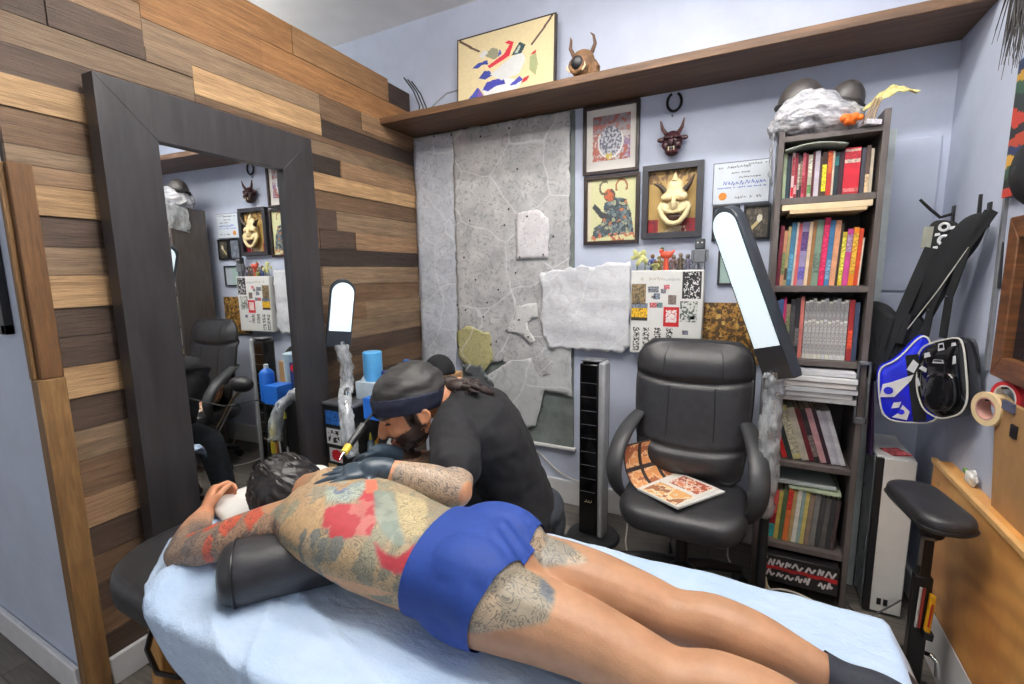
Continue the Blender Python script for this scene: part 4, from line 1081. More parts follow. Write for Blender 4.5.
blob([(.06,.835),(.10,.83),(.105,.86),(.085,.88),(.075,.85)], .0585); blob([(.085,1.0),(.10,1.035),(.115,1.02),(.105,.99)], .0585); blob([(.145,.95),(.175,.97),(.172,.955),(.15,.935)], .0585); blob([(.14,1.02),(.155,1.045),(.16,1.02)], .0585)
for a, z, rr in ((.042,.925,.014),(.082,.856,.010)): obj('round_print', G().lathe(F(a,z,.0605), [(rr,0),(rr,.001),(rr*.3,.0012)], 18, axis=(0,-1,0)), gloss_blue, t)
zips = mat('zip_white', (206,204,196), .35)
obj('strap', G().tube([F(.125,1.10,-.01),(.60,2.11,1.30),(RW-.025,2.085,1.545)], [.014,.012,.010], 8, flat=.5), cloth_black, t)
F2 = planeframe((.50,2.17),(.672,1.88))
t = thing('shoulder_bag', 'shiny black bag with white print and piping hanging in front of the right wall', 'bag', (.6, 2.0, .9))
bm_ = lambda a: .098+(a-.045)*.192/.239
blk_poly = [(bm_(a),z) for a, z in ((.045,1.09),(.075,1.135),(.215,1.18),(.242,1.145),(.282,.985),(.262,.928),(.177,.888),(.10,.905),(.06,.97))]
_, P = pouch(F2, blk_poly, .055, gloss_black, 'body', t, -.045)
trim(F2, P, .012, .0028, zips, t, .985)
g = G(); r = random.Random(5)
def blob2(a, z, w, h, rot):
    c, s = math.cos(rot), math.sin(rot)
    g.prism([F2(a+x*w*c-y*h*s, z+x*w*s+y*h*c, .0175) for x, y in ((-.5,-.5),(.5,-.35),(.4,.5),(-.35,.4))], (F2(0,0,1)-F2(0,0,0))*.0012)
for a, z, w, h, rot in ((.10,1.10,.03,.018,.3),(.155,1.135,.028,.028,.2),(.205,1.150,.02,.012,.2),(.09,1.05,.035,.016,-.4),(.15,1.085,.05,.014,.1),(.215,1.10,.014,.03,.1),(.13,1.03,.045,.012,.3),(.075,1.0,.012,.03,.4),(.17,1.01,.02,.014,.8)):
    g = G(); blob2(bm_(a), z, w*.8, h, rot); obj('white_print', g, mat('silver_print', (196,198,202), .25), t)
g = G()
for a, z, w, h, rot in ((.157,1.137,.014,.014,.2),(.15,1.087,.03,.006,.1)): blob2(bm_(a), z, w, h, rot)
for v in range(len(g.v)): g.v[v] = tuple(V(g.v[v]) + (F2(0,0,1)-F2(0,0,0))*.0012)
obj('print_centre', g, gloss_black, t)
pouch(F2, [(bm_(a),z) for a, z in ((.10,.95),(.12,1.04),(.20,1.06),(.235,1.04),(.25,.97),(.22,.93),(.15,.915))], .012, gloss_black, 'front_pocket', t, .016)
for pts in ([(.155,1.16),(.16,1.30),(.20,1.46),(.265,1.565)], [(.09,1.12),(.10,1.25),(.15,1.40),(.25,1.565)]):
    strip(F2, pts, .026, -.02, cloth_black, t, 'strap', .004)
# jacket
F3 = planeframe((.52,2.25),(.678,2.0))
t = thing('hung_jacket', 'folded black jacket hanging between the blue bag and the wall hooks', 'jacket', (.6, 2.2, 1.0))
o, P = pouch(F3, [(.212,1.555),(.25,1.57),(.277,1.552),(.262,1.475),(.205,1.39),(.125,1.27),(.06,1.17),(-.002,1.10),(.028,1.13),(.055,1.24),(.098,1.37),(.15,1.485)], .03, cloth_black, 'sleeve', t, .0)
obj('zip', G().tube([F3(a,z,.048) for a,z in ((.262,1.46),(.18,1.32),(.095,1.19),(.03,1.10))], .002, 6), zips, t)
F4 = planeframe((.45,2.25),(.66,2.15))
g = []
o, P = pouch(F4, [(-.055,1.22),(-.02,1.275),(.03,1.26),(.07,1.215),(.113,1.245),(.165,1.18),(.13,1.10),(.085,1.05),(.03,.95),(-.02,.98),(-.04,1.10)], .06, cloth_black, 'body', t, -.02)
for pts in ([(-.02,1.25),(.0,1.10),(.01,1.0)],[(.06,1.21),(.04,1.10),(.05,1.02)],[(.11,1.23),(.09,1.12)]):
    obj('fold', G().tube([F4(a,z,.040) for a,z in pts], [.018,.022,.012][:len(pts)], 8), cloth_black, t)
tag(obj('purple_scarf', G().tube([F4(.005,.98,.0),F4(.012,.85,.0),F4(.018,.72,.0),F4(.02,.66,.0)], [.012,.02,.028,.026], 10, flat=.4), mat('purple_cloth', (52,28,74), .7, var=.2)), 'dark purple cloth end hanging below the blue bag', 'cloth')
# strap and pouch with round print
F5_ = planeframe((.52,2.25),(.68,2.15)); F5 = lambda a, z, d=0: F5_(a+.010, z-.01, d+.012)
t = thing('belt_pouch', 'small black pouch with white cassette-like print on a long strap by the hooks', 'bag', (.6, 2.2, 1.45))
_, P = pouch(F5, [(.052,1.462),(.060,1.555),(.082,1.575),(.142,1.560),(.132,1.455),(.105,1.432),(.07,1.435)], .035, cloth_black, 'body', t)
strip(F5, [(.066,1.55),(.062,1.475)], .028, .0385, mat('grey_green_panel', (140,142,132), .6), t, 'side_panel')
g = G()
for a, z, rr in ((.112,1.500,.020),(.108,1.545,.017)): g.torus(F5(a,z,.041), rr*.72, rr*.26, (F5(0,0,1)-F5(0,0,0)), 20, 6)
for a, z in ((.09,1.475),(.13,1.54),(.092,1.52)): g.prism([F5(a-.008,z-.005,.040),F5(a+.008,z-.003,.040),F5(a+.006,z+.006,.040),F5(a-.006,z+.005,.040)], (F5(0,0,1)-F5(0,0,0))*.0012)
obj('print', g, white_print, t)
F6 = planeframe((.5,2.2),(.68,2.1))
strip(F6, [(.085,1.465),(.045,1.316),(.001,1.146),(-.03,1.026),(.0,.95)], .036, .025, cloth_black, t, 'strap', .004)

# ------------------------------------------------------------------ right wall
tag(obj('wall_strip', G().prism([(RW-.006,2.005,1.70),(RW-.006,1.995,1.70),(RW-.006,1.945,1.33),(RW-.006,1.958,1.33)], (.0055,0,0)), black_plastic), 'thin black strip hanging on the right wall beside the wooden frame', 'strip')
tag(obj('wall_strip', G().prism([(RW-.01,1.985,1.62),(RW-.01,1.970,1.62),(RW-.01,1.948,1.075),(RW-.01,1.968,1.075)], (.0095,0,0)), mat('grey_strip', (120,122,128), .5)), 'longer grey strip hanging below the black strip on the right wall', 'strip')
t = thing('wooden_frame', 'heavy brown wooden frame with dark glass on the right wall', 'frame', (RW-.01, 1.7, 1.075))
wf = mat('walnut_frame', (104,66,38), .45, var=.4, scale=9, stretch=(1,1,7), bmp=.15)
fy0, fy1, fz0, fz1 = 1.30, 1.85, 1.080, 1.535
def rq(pts, m, nm, th=.035): return obj(nm, G().prism([(RW-.0005,y,z) for y,z in pts], (-th,0,0)), m, t, bevel=.003)
rq([(fy1,fz0),(fy1,fz1),(fy1-.06,fz1-.06),(fy1-.06,fz0+.06)], wf, 'frame_side')
rq([(fy0,fz0),(fy0,fz1),(fy0+.06,fz1-.06),(fy0+.06,fz0+.06)], wf, 'frame_side')
rq([(fy0,fz0),(fy1,fz0),(fy1-.06,fz0+.06),(fy0+.06,fz0+.06)], wf, 'frame_bottom')
rq([(fy0,fz1),(fy1,fz1),(fy1-.06,fz1-.06),(fy0+.06,fz1-.06)], wf, 'frame_top')
rq([(fy0+.05,fz0+.05),(fy1-.05,fz0+.05),(fy1-.05,fz1-.05),(fy0+.05,fz1-.05)], mat('dark_glass', (30,32,38), .08), 'glass', .012)
t = thing('tapestry_painting', 'bold striped red, green and black painting above the wooden frame', 'painting', (RW-.01, 1.75, 1.56))
def stripes(u, v):
    k = v*9 + 1.6*fbm(u, v, 2.2, 91)
    return [(196,62,44),(38,46,44),(60,92,70),(210,160,60),(44,60,96),(180,70,44),(30,34,38)][int(k*1.3) % 7]
obj('panel', G().bx(RW-.022,RW-.0005,1.42,1.955,1.60,1.985), black_plastic, t)
painted('painting', t, (RW-.0235,1.955,1.60), (0,-1,0), (0,0,1), .535, .385, 60, 60, stripes)
t = thing('hat', 'black cap with a red edge hanging over the right wall painting', 'cap', (RW-.04, 1.80, 1.55))
M = Matrix.Rotation(.3, 3, 'X')
g = G(); rs = []
for k in range(9):
    a = PI/2*k/8; rs.append([V((RW-.026-.060*math.sin(a), 1.73+.085*math.cos(a)*math.cos(b), 1.645+.095*math.cos(a)*math.sin(b))) for b in [2*PI*j/24 for j in range(24)]])
g.rings(rs); obj('crown', g, cloth_black, t, ang=180)
obj('edge_band', G().torus((RW-.028,1.73,1.645), .09, .008, (1,0,0), 28, 8), mat('red_cloth', (178,44,36), .7), t)
# dark feathery tuft at the upper right
g = G(); r = random.Random(3)
for k in range(90):
    y = 1.86+r.uniform(-.05,.05); a = r.uniform(-.5,.5); L = r.uniform(.18,.36)
    p0 = V((RW-.02-r.uniform(0,.03), y, 2.30+r.uniform(-.03,.02)))
    pts = [p0, p0+V((-.02, a*.06+.02, -L*.5)), p0+V((-.02+r.uniform(-.01,.01), a*.15+.03, -L))]
    g.tube(pts, [.0025,.002,.0006], 4)
tag(obj('feather_tuft', g, mat('dark_hair', (44,42,42), .6)), 'dark wispy feather tuft hanging high on the right wall', 'ornament')
# rolls of tape
def roll(label, c, R, r, w, m, mi, axis=(-1,-.35,0)):
    t = thing('tape_roll', label, 'tape', c); ax = V(axis).normalized()
    g = G(); rs = []
    a = ax.orthogonal().normalized(); b = ax.cross(a)
    for rr, h in ((R,-w/2),(R,w/2),(r,w/2),(r,-w/2),(R,-w/2)): rs.append([V(c)+ax*h+(a*math.cos(2*PI*j/32)+b*math.sin(2*PI*j/32))*rr for j in range(32)])
    g.rings(rs, False); obj('tape', g, m, t)
    g = G(); rs = []
    for rr, h in ((r,-w/2),(r,w/2),(r-.004,w/2),(r-.004,-w/2),(r,-w/2)): rs.append([V(c)+ax*h*1.02+(a*math.cos(2*PI*j/32)+b*math.sin(2*PI*j/32))*rr for j in range(32)])
    g.rings(rs, False); obj('core', g, mi, t)
    g = G().cyl((RW,c[1],c[2]+r-.006),(c[0]-.02,c[1]-.005,c[2]+r-.008), .003, n=8); obj('peg', g, black_metal, t)
roll('cream masking tape roll hanging on the right wall, the front one', (RW-.034,1.805,.985), .050, .034, .038, mat('masking_tape', (228,204,160), .5, var=.05), mat('pink_core', (196,150,140), .6))
roll('red-edged tape roll hanging on the right wall behind the masking tape', (RW-.018,1.765,1.03), .047, .036, .022, mat('red_tape', (190,36,44), .4), mat('white_core', (226,220,214), .5))
# cardboard panel leaning on the right
t = thing('tan_board', 'tan board standing on the plywood ledge at the right edge', 'board', (.655, 1.60, .703))
obj('panel', G().prism([(.668,1.775,.703),(.655,1.80,1.025),(.655,1.30,1.025),(.668,1.30,.703)], (.012,0,0)), mat('tan_board', (172,132,88), .6, var=.1), t)
obj('blue_tape', G().bx(.648,.654,1.68,1.74,1.005,1.03), mat('blue_grey_tape', (78,84,110), .6), t)
obj('mark', G().bx(.652,.6565,1.66,1.69,.94,.975), black_plastic, t)
# plywood bench side along the right wall
t = thing('plywood_bench', 'golden plywood bench front with a narrow ledge along the right wall', 'bench', (.66, 1.0, 0))
def ply(nm):
    m, nt, b = new_mat(nm); setp(b, .4)
    vec = texco(nt, (1,1.2,.5)); f = noise_fac(nt, vec, 3.5, 6, .35, .65)
    wv = node(nt, 'ShaderNodeTexWave'); wv.wave_type = 'RINGS'; wv.inputs['Scale'].default_value = 2.3; wv.inputs['Distortion'].default_value = 7; wv.inputs['Detail'].default_value = 3; wv.inputs['Detail Scale'].default_value = 1.2
    nt.links.new(texco(nt, (1,.9,2.0)), wv.inputs['Vector'])
    c = mixc(nt, f, lin((206,140,72)), lin((240,184,108)))
    q = node(nt, 'ShaderNodeMath', operation='MULTIPLY'); q.inputs[1].default_value = .45; nt.links.new(wv.outputs['Fac'], q.inputs[0])
    c = mixc(nt, q.outputs[0], c, lin((166,104,50)))
    n = node(nt, 'ShaderNodeTexVoronoi'); n.inputs['Scale'].default_value = 4.2; nt.links.new(texco(nt, (1,1,1.4)), n.inputs['Vector'])
    r = node(nt, 'ShaderNodeMapRange'); r.inputs[1].default_value = .07; r.inputs[2].default_value = .11; r.inputs[3].default_value = 1; r.inputs[4].default_value = 0
    nt.links.new(n.outputs['Distance'], r.inputs[0])
    nt.links.new(mixc(nt, r.outputs[0], c, lin((70,42,26))), b.inputs['Base Color'])
    return m
plym = ply('golden_plywood')
obj('front_panel', G().bx(.638,.654,-.9,2.14,.195,.690), plym, t, bevel=.002)
obj('ledge', G().bx(.646,RW-.001,-.9,2.13,.690,.702), plym, t, bevel=.003)
obj('ledge_edge', G().bx(.630,.646,-.9,2.14,.690,.708), mat('pale_ply_edge', (214,168,110), .5), t, bevel=.002)
obj('plinth', G().bx(.636,RW-.02,-.9,2.14,.0,.195), white_trim, t, bevel=.002)
t = thing('tissue_scrap', 'crumpled white tissue with a green leaf bit on the plywood ledge', 'tissue', (.668, 1.93, .7025))
bm = bmesh.new(); bmesh.ops.create_icosphere(bm, subdivisions=3, radius=.03)
for v in bm.verts: v.co = V((.668,1.92,.728))+V((v.co.x*.4, v.co.y, v.co.z*.8))*(1+.45*mnoise.noise(v.co*60))
me = bpy.data.meshes.new('tissue'); bm.to_mesh(me); bm.free(); obj('tissue', me, paper, t)
obj('green_bit', G().sph((.664,1.955,.736), (.006,.014,.010)), mat('leaf_green', (110,150,80), .5), t)

# white and black tower case between bookcase and bench
t = thing('tower_case', 'tall white-fronted computer tower with a black edge behind the padded armrest', 'computer tower', (.54, 2.33, 0))
grey_panel = mat('grey_case_panel', (132,136,140), .25, .3)
obj('body', G().bx(.482,.605,2.212,2.50,.012,.655), grey_panel, t, bevel=.003)
obj('front_panel', G().bx(.508,.608,2.192,2.212,.012,.662), white_plastic, t, bevel=.003)
obj('edge_strip', G().bx(.484,.508,2.190,2.214,.010,.662), black_plastic, t, bevel=.002)
obj('top_panel', G().bx(.486,.606,2.20,2.50,.655,.668), white_plastic, t, bevel=.003)
for x in (.535, .556): obj('socket', G().bx(x-.007,x+.007,2.189,2.193,.045,.072), black_plastic, t)
for a, b in ((.49,.52),(.57,.60)): obj('foot', G().bx(a,b,2.22,2.48,0,.012), black_plastic, t)
slab('paper_card', 'red and white printed card on top of the white tower case', 'card', .52,.59,2.22,2.30,.669,.674, mat('red_white_card', (200,90,96), .5, var=.7, scale=60), .4)
# padded armrest on a stand
t = thing('armrest_stand', 'black padded armrest on an adjustable post by the foot of the massage table', 'armrest', (.545, 1.80, 0))
rs = []
for h, s in ((0,.90),(.012,.98),(.03,1),(.045,.985),(.056,.92),(.060,.75),(.061,.4)):
    R = rrect(.070*s, .150*s, .058*s)
    Mx = Matrix.Translation((.522,1.755,.645)) @ Matrix.Rotation(.16, 4, 'Z')
    rs.append([Mx @ V((x,y,h)) for x,y in R])
pad = obj('pad', G().rings(rs), black_leather, t, sub=1, ang=180)
obj('pad_seam', G().tube([Mx @ V((x*1.0,y*1.0,.022)) for x,y in rrect(.0705,.1505,.0585)]+[Mx @ V((.0705,.092,.022))], .003, 6), black_plastic, pad)
obj('pad_plate', G().bx(.49,.56,1.70,1.82,.632,.645), black_metal, t)
obj('outer_post', G().bx(.525,.570,1.795,1.835,.02,.42), black_metal, t, bevel=.004)
obj('inner_post', G().bx(.532,.563,1.800,1.830,.40,.60), black_metal, t, bevel=.003)
obj('swivel_joint', G().cyl((.548,1.815,.575),(.548,1.80,.635), .030, .026), black_plastic, t)
obj('lock_knob', G().cyl((.548,1.795,.585),(.560,1.765,.585), .018), black_plastic, t)
obj('bracket', G().bx(.524,.534,1.788,1.796,.46,.56).bx(.524,.565,1.788,1.796,.55,.56), steel_grey, t, bevel=.002)
obj('base', G().bx(.36,.60,1.79,1.84,0,.03).bx(.52,.575,1.60,2.0,0,.03), black_metal, t, bevel=.005)
t2 = thing('box_cutter', 'yellow box cutter and pens clipped to the armrest post', 'tool', (.556, 1.785, .22))
obj('handle', G().prism([(.555,1.792,.235),(.568,1.788,.235),(.574,1.789,.375),(.561,1.793,.375)], (0,-.02,0)), mat('yellow_plastic', (238,176,30), .4), t2, bevel=.003)
obj('blade_slot', G().prism([(.559,1.770,.27),(.563,1.769,.27),(.567,1.769,.35),(.563,1.770,.35)], (0,-.003,0)), mat('red_plastic', (200,50,40), .4), t2)
obj('end_cap', G().prism([(.552,1.791,.225),(.575,1.785,.225),(.577,1.786,.25),(.554,1.791,.25)], (0,-.023,0)), black_plastic, t2, bevel=.002)
for k, cc in ((0,(206,206,206)),(1,(170,60,60))):
    tag(obj('pen', G().tube([(.536+.008*k,1.785,.25),(.538+.008*k,1.783,.39)], .004, 8), mat('pen_%d' % k, cc, .3)), ['silver','red'][k]+' pen clipped beside the yellow box cutter', 'pen')
tag(obj('lock_handle', G().tube([(.575,1.82,.145),(.588,1.80,.155),(.600,1.785,.145),(.602,1.78,.10)], .008, 10), chrome), 'small chrome lock handle on the lower armrest post', 'handle')

# ------------------------------------------------------------------ tool cart with stickers (left, by the mirror)
t = thing('tool_cart', 'black tool cart covered in colourful stickers beside the mirror', 'cart', (-1.62, 1.75, 0))
kx0, kx1, ky0, ky1 = -1.845, -1.42, 1.552, 1.98
obj('body', G().bx(kx0,-1.648,ky0,ky1,.04,.772), black_metal, t, bevel=.004)
obj('side_shelf', G().bx(-1.648,kx1,ky0+.05,ky1,.40,.43), black_metal, t, bevel=.003)
obj('side_shelf', G().bx(-1.648,kx1,ky0+.05,ky1,.12,.15), black_metal, t, bevel=.003)
obj('upper_shelf', G().bx(-1.648,kx1,ky0+.12,ky1,.70,.73), black_metal, t, bevel=.003)
obj('top', G().bx(kx0-.002,-1.644,ky0-.006,ky1,.772,.786), steel_grey, t, bevel=.003)
for y in (ky0+.06, ky1-.02): obj('post', G().cyl((kx1-.012,y,.04),(kx1-.012,y,.73), .010), black_metal, t)
for x, y in ((kx0+.04,ky0+.04),(kx1-.03,ky0+.08),(kx0+.04,ky1-.04),(kx1-.03,ky1-.04)): obj('wheel', G().cyl((x-.01,y,.022),(x+.01,y,.022), .022), black_plastic, t)
def cst(label, x0, x1, z0, z1, fn, n=16):
    o = painted('sticker', t, (x0, ky0-.0012, z0), (1,0,0), (0,0,1), x1-x0, z1-z0, n, n, fn, thick=.001); o['label'] = label
cst('blue sticker', -1.832,-1.74,.675,.745, lambda u,v: (46,112,196) if abs(fbm(u,v,4,71))>.08 else (30,60,120))
cst('black and white coded label', -1.832,-1.735,.575,.655, lambda u,v: (230,230,230) if (u<.1 or u>.9 or v<.1 or v>.9 or fbm(u,v,6,72)>0) else (40,40,44), 18)
cst('red and white sticker', -1.82,-1.735,.485,.555, lambda u,v: (214,36,44) if math.hypot(u-.58,v-.5)<.42 else (224,220,220))
cst('tan card sticker', -1.835,-1.775,.30,.47, lambda u,v: (206,176,124))
cst('blue and orange card sticker', -1.775,-1.68,.30,.465, lambda u,v: (210,96,50) if math.hypot(u-.5,v-.45)<.26 else (60,140,190))
cst('pale green sticker', -1.725,-1.68,.36,.44, lambda u,v: (190,200,150))
# things on the cart
def bottle(name, label, c, prof, m, cap=None, capm=None, cat='bottle', group=None):
    t = thing(name, label, cat, c, group); obj('body', G().lathe(c, prof, 24), m, t)
    if cap: obj('cap', G().lathe((c[0],c[1],c[2]+prof[-1][1]), cap, 18), capm, t)
    return t
sky = mat('sky_blue_plastic', (96,176,232), .3, var=.05)
deep_blue = mat('deep_blue_box', (28,112,216), .4, var=.05)
zt = .7305
bottle('paper_cup', 'light blue paper towel roll standing tall on the tool cart', (-1.665,1.72,.875), [(.045,0),(.047,.004),(.047,.142),(.043,.146),(.018,.146)], sky, cat='cup')
slab('storage_box', 'white storage box under the light blue roll on the tool cart', 'box', -1.73,-1.60,1.66,1.80,.7865,.874, mat('pale_box', (196,210,220), .5))
t3 = thing('red_blue_box', 'small red and blue box beside the light blue roll on the cart', 'box', (-1.60,1.74,zt))
obj('body', G().bx(-1.595,-1.53,1.70,1.76,zt,.93), mat('navy_box', (40,60,120), .4), t3, bevel=.003)
obj('label', G().sph((-1.562,1.70,.90), (.026,.004,.024)), mat('red_label', (214,40,50), .4), t3)
bottle('plastic_tub', 'pale translucent tub right of the light blue roll', (-1.46,1.80,zt), [(.05,0),(.055,.10),(.058,.22),(.06,.232),(.05,.236)], mat('pale_blue_tub', (190,214,226), .35), cat='tub')
bottle('soap_bottle', 'blue soap bottle just left of the tattooist headband', (-1.45,1.62,.7305), [(.036,0),(.038,.01),(.038,.15),(.03,.165),(.012,.18)], deep_blue, [(.012,0),(.012,.02),(.004,.022)], white_plastic)
slab('tissue_box', 'bright blue cardboard tissue box on the tool cart', 'box', -1.585,-1.49,1.56,1.66,.7305,.83, deep_blue)
bottle('spray_bottle', 'small clear spray bottle behind the clamp lamp', (-1.69,1.70,.787), [(.03,0),(.032,.01),(.032,.09),(.012,.12)], mat('clear_pet', (206,220,230), .1), [(.012,0),(.014,.02),(.014,.04),(.006,.042)], white_plastic)
bottle('spray_bottle', 'white spray bottle behind the white storage box', (-1.60,1.90,zt), [(.035,0),(.037,.01),(.036,.14),(.013,.17)], white_plastic, [(.012,0),(.016,.02),(.016,.05),(.006,.054)], deep_blue)
rr_ = random.Random(12)
inkc = [((226,200,50),'yellow'),((40,40,44),'black'),((200,60,50),'red'),((70,130,190),'blue'),((230,226,220),'white'),((90,150,80),'green'),((220,120,40),'orange'),((130,90,60),'brown'),((150,150,156),'grey')]
k = 0
for i in range(9):
    c, n = inkc[i]; x = -1.625+.022*i; y = 1.655+.02*(i % 2)
    bottle('ink_bottle', n+' ink bottle on the lower shelf of the tool cart', (x, y, .4305), [(.0095,0),(.010,.004),(.010,.05),(.004,.062)], mat('ink_'+n, c, .35), [(.005,0),(.003,.018)], black_plastic, 'bottle', 'ink bottles on the cart shelf')
for i, (c, n) in enumerate([((226,200,60),'yellow'),((206,206,210),'silver'),((40,40,46),'black'),((190,120,70),'copper')]):
    tag(obj('marker_pen', G().tube([(-1.60+.04*i,1.62,.4305+.007),(-1.585+.04*i,1.625,.56),(-1.583+.04*i,1.626,.60)], [.007,.007,.003], 8), mat('marker_'+n, c, .35)), n+' marker pen standing among the ink bottles', 'pen')
for i, (c, n, x, y, h_) in enumerate([((232,214,70),'yellow',-1.455,1.625,.20),((226,226,222),'white',-1.50,1.64,.235),((36,36,42),'black',-1.545,1.63,.25),((216,130,50),'orange',-1.59,1.66,.22),((120,140,150),'grey-blue',-1.63,1.64,.20),((150,170,90),'olive green',-1.48,1.69,.26)]):
    bottle('squeeze_bottle', 'tall '+n+' squeeze bottle standing on the lower side shelf of the tool cart', (x, y, .4305), [(.017,0),(.019,.004),(.019,h_*.72),(.008,h_*.82)], mat('squeeze_'+n, c, .35), [(.008,0),(.006,h_*.10),(.002,h_*.18)], mat('nozzle_'+n, [(230,220,90),(40,40,44)][i % 2], .4), 'bottle', 'squeeze bottles on the cart')
# black cap on the box behind the tattooist
t3 = thing('hat', 'rounded black cap with a blue patch behind the tattooist head', 'cap', (-1.38,1.86,.73))
slab('cardboard_box', 'tan cardboard box behind the tattooist on the cart top', 'box', -1.50,-1.30,1.83,1.98,.7305,.90, mat('tan_cardboard', (180,140,96), .7))
g = G(); rs = []
for k in range(9):
    a = PI/2*k/8; rs.append([V((-1.385+.085*math.cos(a)*math.cos(b), 1.895+.075*math.cos(a)*math.sin(b), .9015+.095*math.sin(a))) for b in [2*PI*j/24 for j in range(24)]])
g.rings(rs); obj('crown', g, cloth_black, t3, ang=180)
obj('brim', G().sph((-1.46,1.86,.906), (.06,.06,.005)), mat('blue_brim', (44,96,170), .6), t3)

# ------------------------------------------------------------------ massage table
BZ = .62
t = thing('massage_table', 'black padded massage table with wooden legs under the blue sheet', 'table', (-.57, .86, 0))
X0, X1, Y0_, Y1_ = -1.60, .338, .500, 1.205
rs = []
for z, ins in ((BZ-.075,.012),(BZ-.068,.002),(BZ-.04,0),(BZ-.012,.003),(BZ-.002,.014),(BZ,.03)):
    rs.append([V(((X0+X1)/2+x, (Y0_+Y1_)/2+y, z)) for x,y in rrect((X1-X0)/2-ins, (Y1_-Y0_)/2-ins, .20-ins)])
obj('pad', G().rings(rs), black_leather, t, ang=50)
beech = mat('beech_wood', (186,136,76), .45, var=.2, scale=7, stretch=(10,10,1), bmp=.1)
obj('frame_rail', G().bx(X0+.12,X1-.12,Y0_+.05,Y0_+.075,BZ-.15,BZ-.076), beech, t, bevel=.003)
obj('frame_rail', G().bx(X0+.12,X1-.12,Y1_-.075,Y1_-.05,BZ-.15,BZ-.076), beech, t, bevel=.003)
for x, s in ((X0+.27,-1),(X1-.17,1)):
    obj('frame_rail', G().bx(x-.012,x+.012,Y0_+.075,Y1_-.075,BZ-.15,BZ-.076), beech, t, bevel=.003)
    for y in (Y0_+.062, Y1_-.062):
        obj('leg', G().prism([(x-.028,y-.024,BZ-.078),(x+.028,y-.024,BZ-.078),(x+.028+s*.05,y-.024,.0),(x-.028+s*.05,y-.024,.0)], (0,.048,0)), beech, t, bevel=.004)
obj('carry_strap', G().tube([(-1.33,.55,.545),(-1.28,.50,.49),(-1.22,.49,.46),(-1.15,.50,.47),(-1.10,.54,.545)], .012, 8, flat=.5), black_plastic, t)
# sheet
t_sheet = None
def sheet_pt(u, v):
    x = -1.40 + (u)*1.775; y = 1.232 - v*1.05
    # head edge is slanted: sheet starts further back on the far side
    x0e = -1.265 - .25*max(0, min(1, (y-.505)/.18))**.8 + max(0, .505-y)*1.5
    x = x0e + u*(.352-x0e)
    z = BZ+.006
    over_near = max(0, Y0_+.005-y); over_far = max(0, y-Y1_+.01); over_foot = max(0, x-(X1-.03)); 
    w = .012*fbm(x*1.3, y*1.1, 4, 31) + .004*fbm(x, y, 11, 32)
    w *= .9
    hz = max(0, w+.004)
    if x < -.95: hz += .034*max(0, fbm(x*2.2, y*.9, 4.5, 33))*min(1, (-.95-x)/.25)
    # folds bunched round the elbow and the head corner
    fa = math.exp(-((x+1.28)**2+(y-.60)**2)/.05)
    hz += .016*fa*max(0, math.sin(34*(x*.5+y*.9)+3.5*fbm(x*1.5,y*1.5,2,36)))
    # a few long soft creases running from head corner
    d = (x+1.15)*.55+(y-.60)
    hz += .013*math.exp(-(d/.022)**2)*(x < -.5) + .009*math.exp(-(((x+.75)*.30+(y-.62))/.018)**2) + .008*math.exp(-(((x+.95)*1.1+(y-.60))/.016)**2)
    edge = max(over_near, over_far, over_foot)
    # rounded drop over the rim
    for ov, sgn in ((over_near, -1),):
        if ov > 0:
            y = Y0_+.005 - min(ov, .02) - .03*min(1, ov/.4)*(1+.6*math.sin(x*14+fbm(x,0,3,34)*4)); z -= max(0, ov-.01)
    if over_far > 0: z -= over_far*1.6; y = min(y, Y1_+.006)
    if over_foot > 0: z -= over_foot*1.9
    # side drop at the head corner where the sheet hangs in folds
    if u < .05:
        k = (.05-u)/.05; z -= .010*k*k; hz += .012*k*abs(math.sin(y*26))*(.5+.5*mnoise.noise(V((y*6,3,1))))
    return V((x, y, z+hz))
g = G(); g.grid(sheet_pt, 190, 120)
def sheetmat():
    m, nt, b = new_mat('pale_blue_drape'); setp(b, .55, 0, .35, 0, .15)
    vec = texco(nt)
    f = noise_fac(nt, vec, 4, 5, .35, .65)
    nt.links.new(mixc(nt, f, lin((178,202,232)), lin((198,217,240))), b.inputs['Base Color'])
    f2 = noise_fac(nt, texco(nt, (1,1.6,1)), 26, 6, .3, .7); bump(nt, b, f2, .35, .010)
    return m
tag(obj('bed_sheet', g, sheetmat(), ang=180, solid=.0015), 'pale blue disposable sheet draped over the massage table', 'sheet')
# white pillow
t = thing('pillow', 'flat white pillow under the client head and hand', 'pillow', (-1.36, 1.0, BZ+.012))
rs = []
for h, s in ((0,.90),(.012,.985),(.026,1),(.036,.95),(.044,.82),(.047,.5)):
    Mx = Matrix.Translation((-1.36,.975,BZ+.016)) @ Matrix.Rotation(-.25, 4, 'Z')
    rs.append([Mx @ V((x,y,h)) for x,y in rrect(.17*s,.20*s,.05*s)])
obj('cushion', G().rings(rs), paper, t, ang=180)
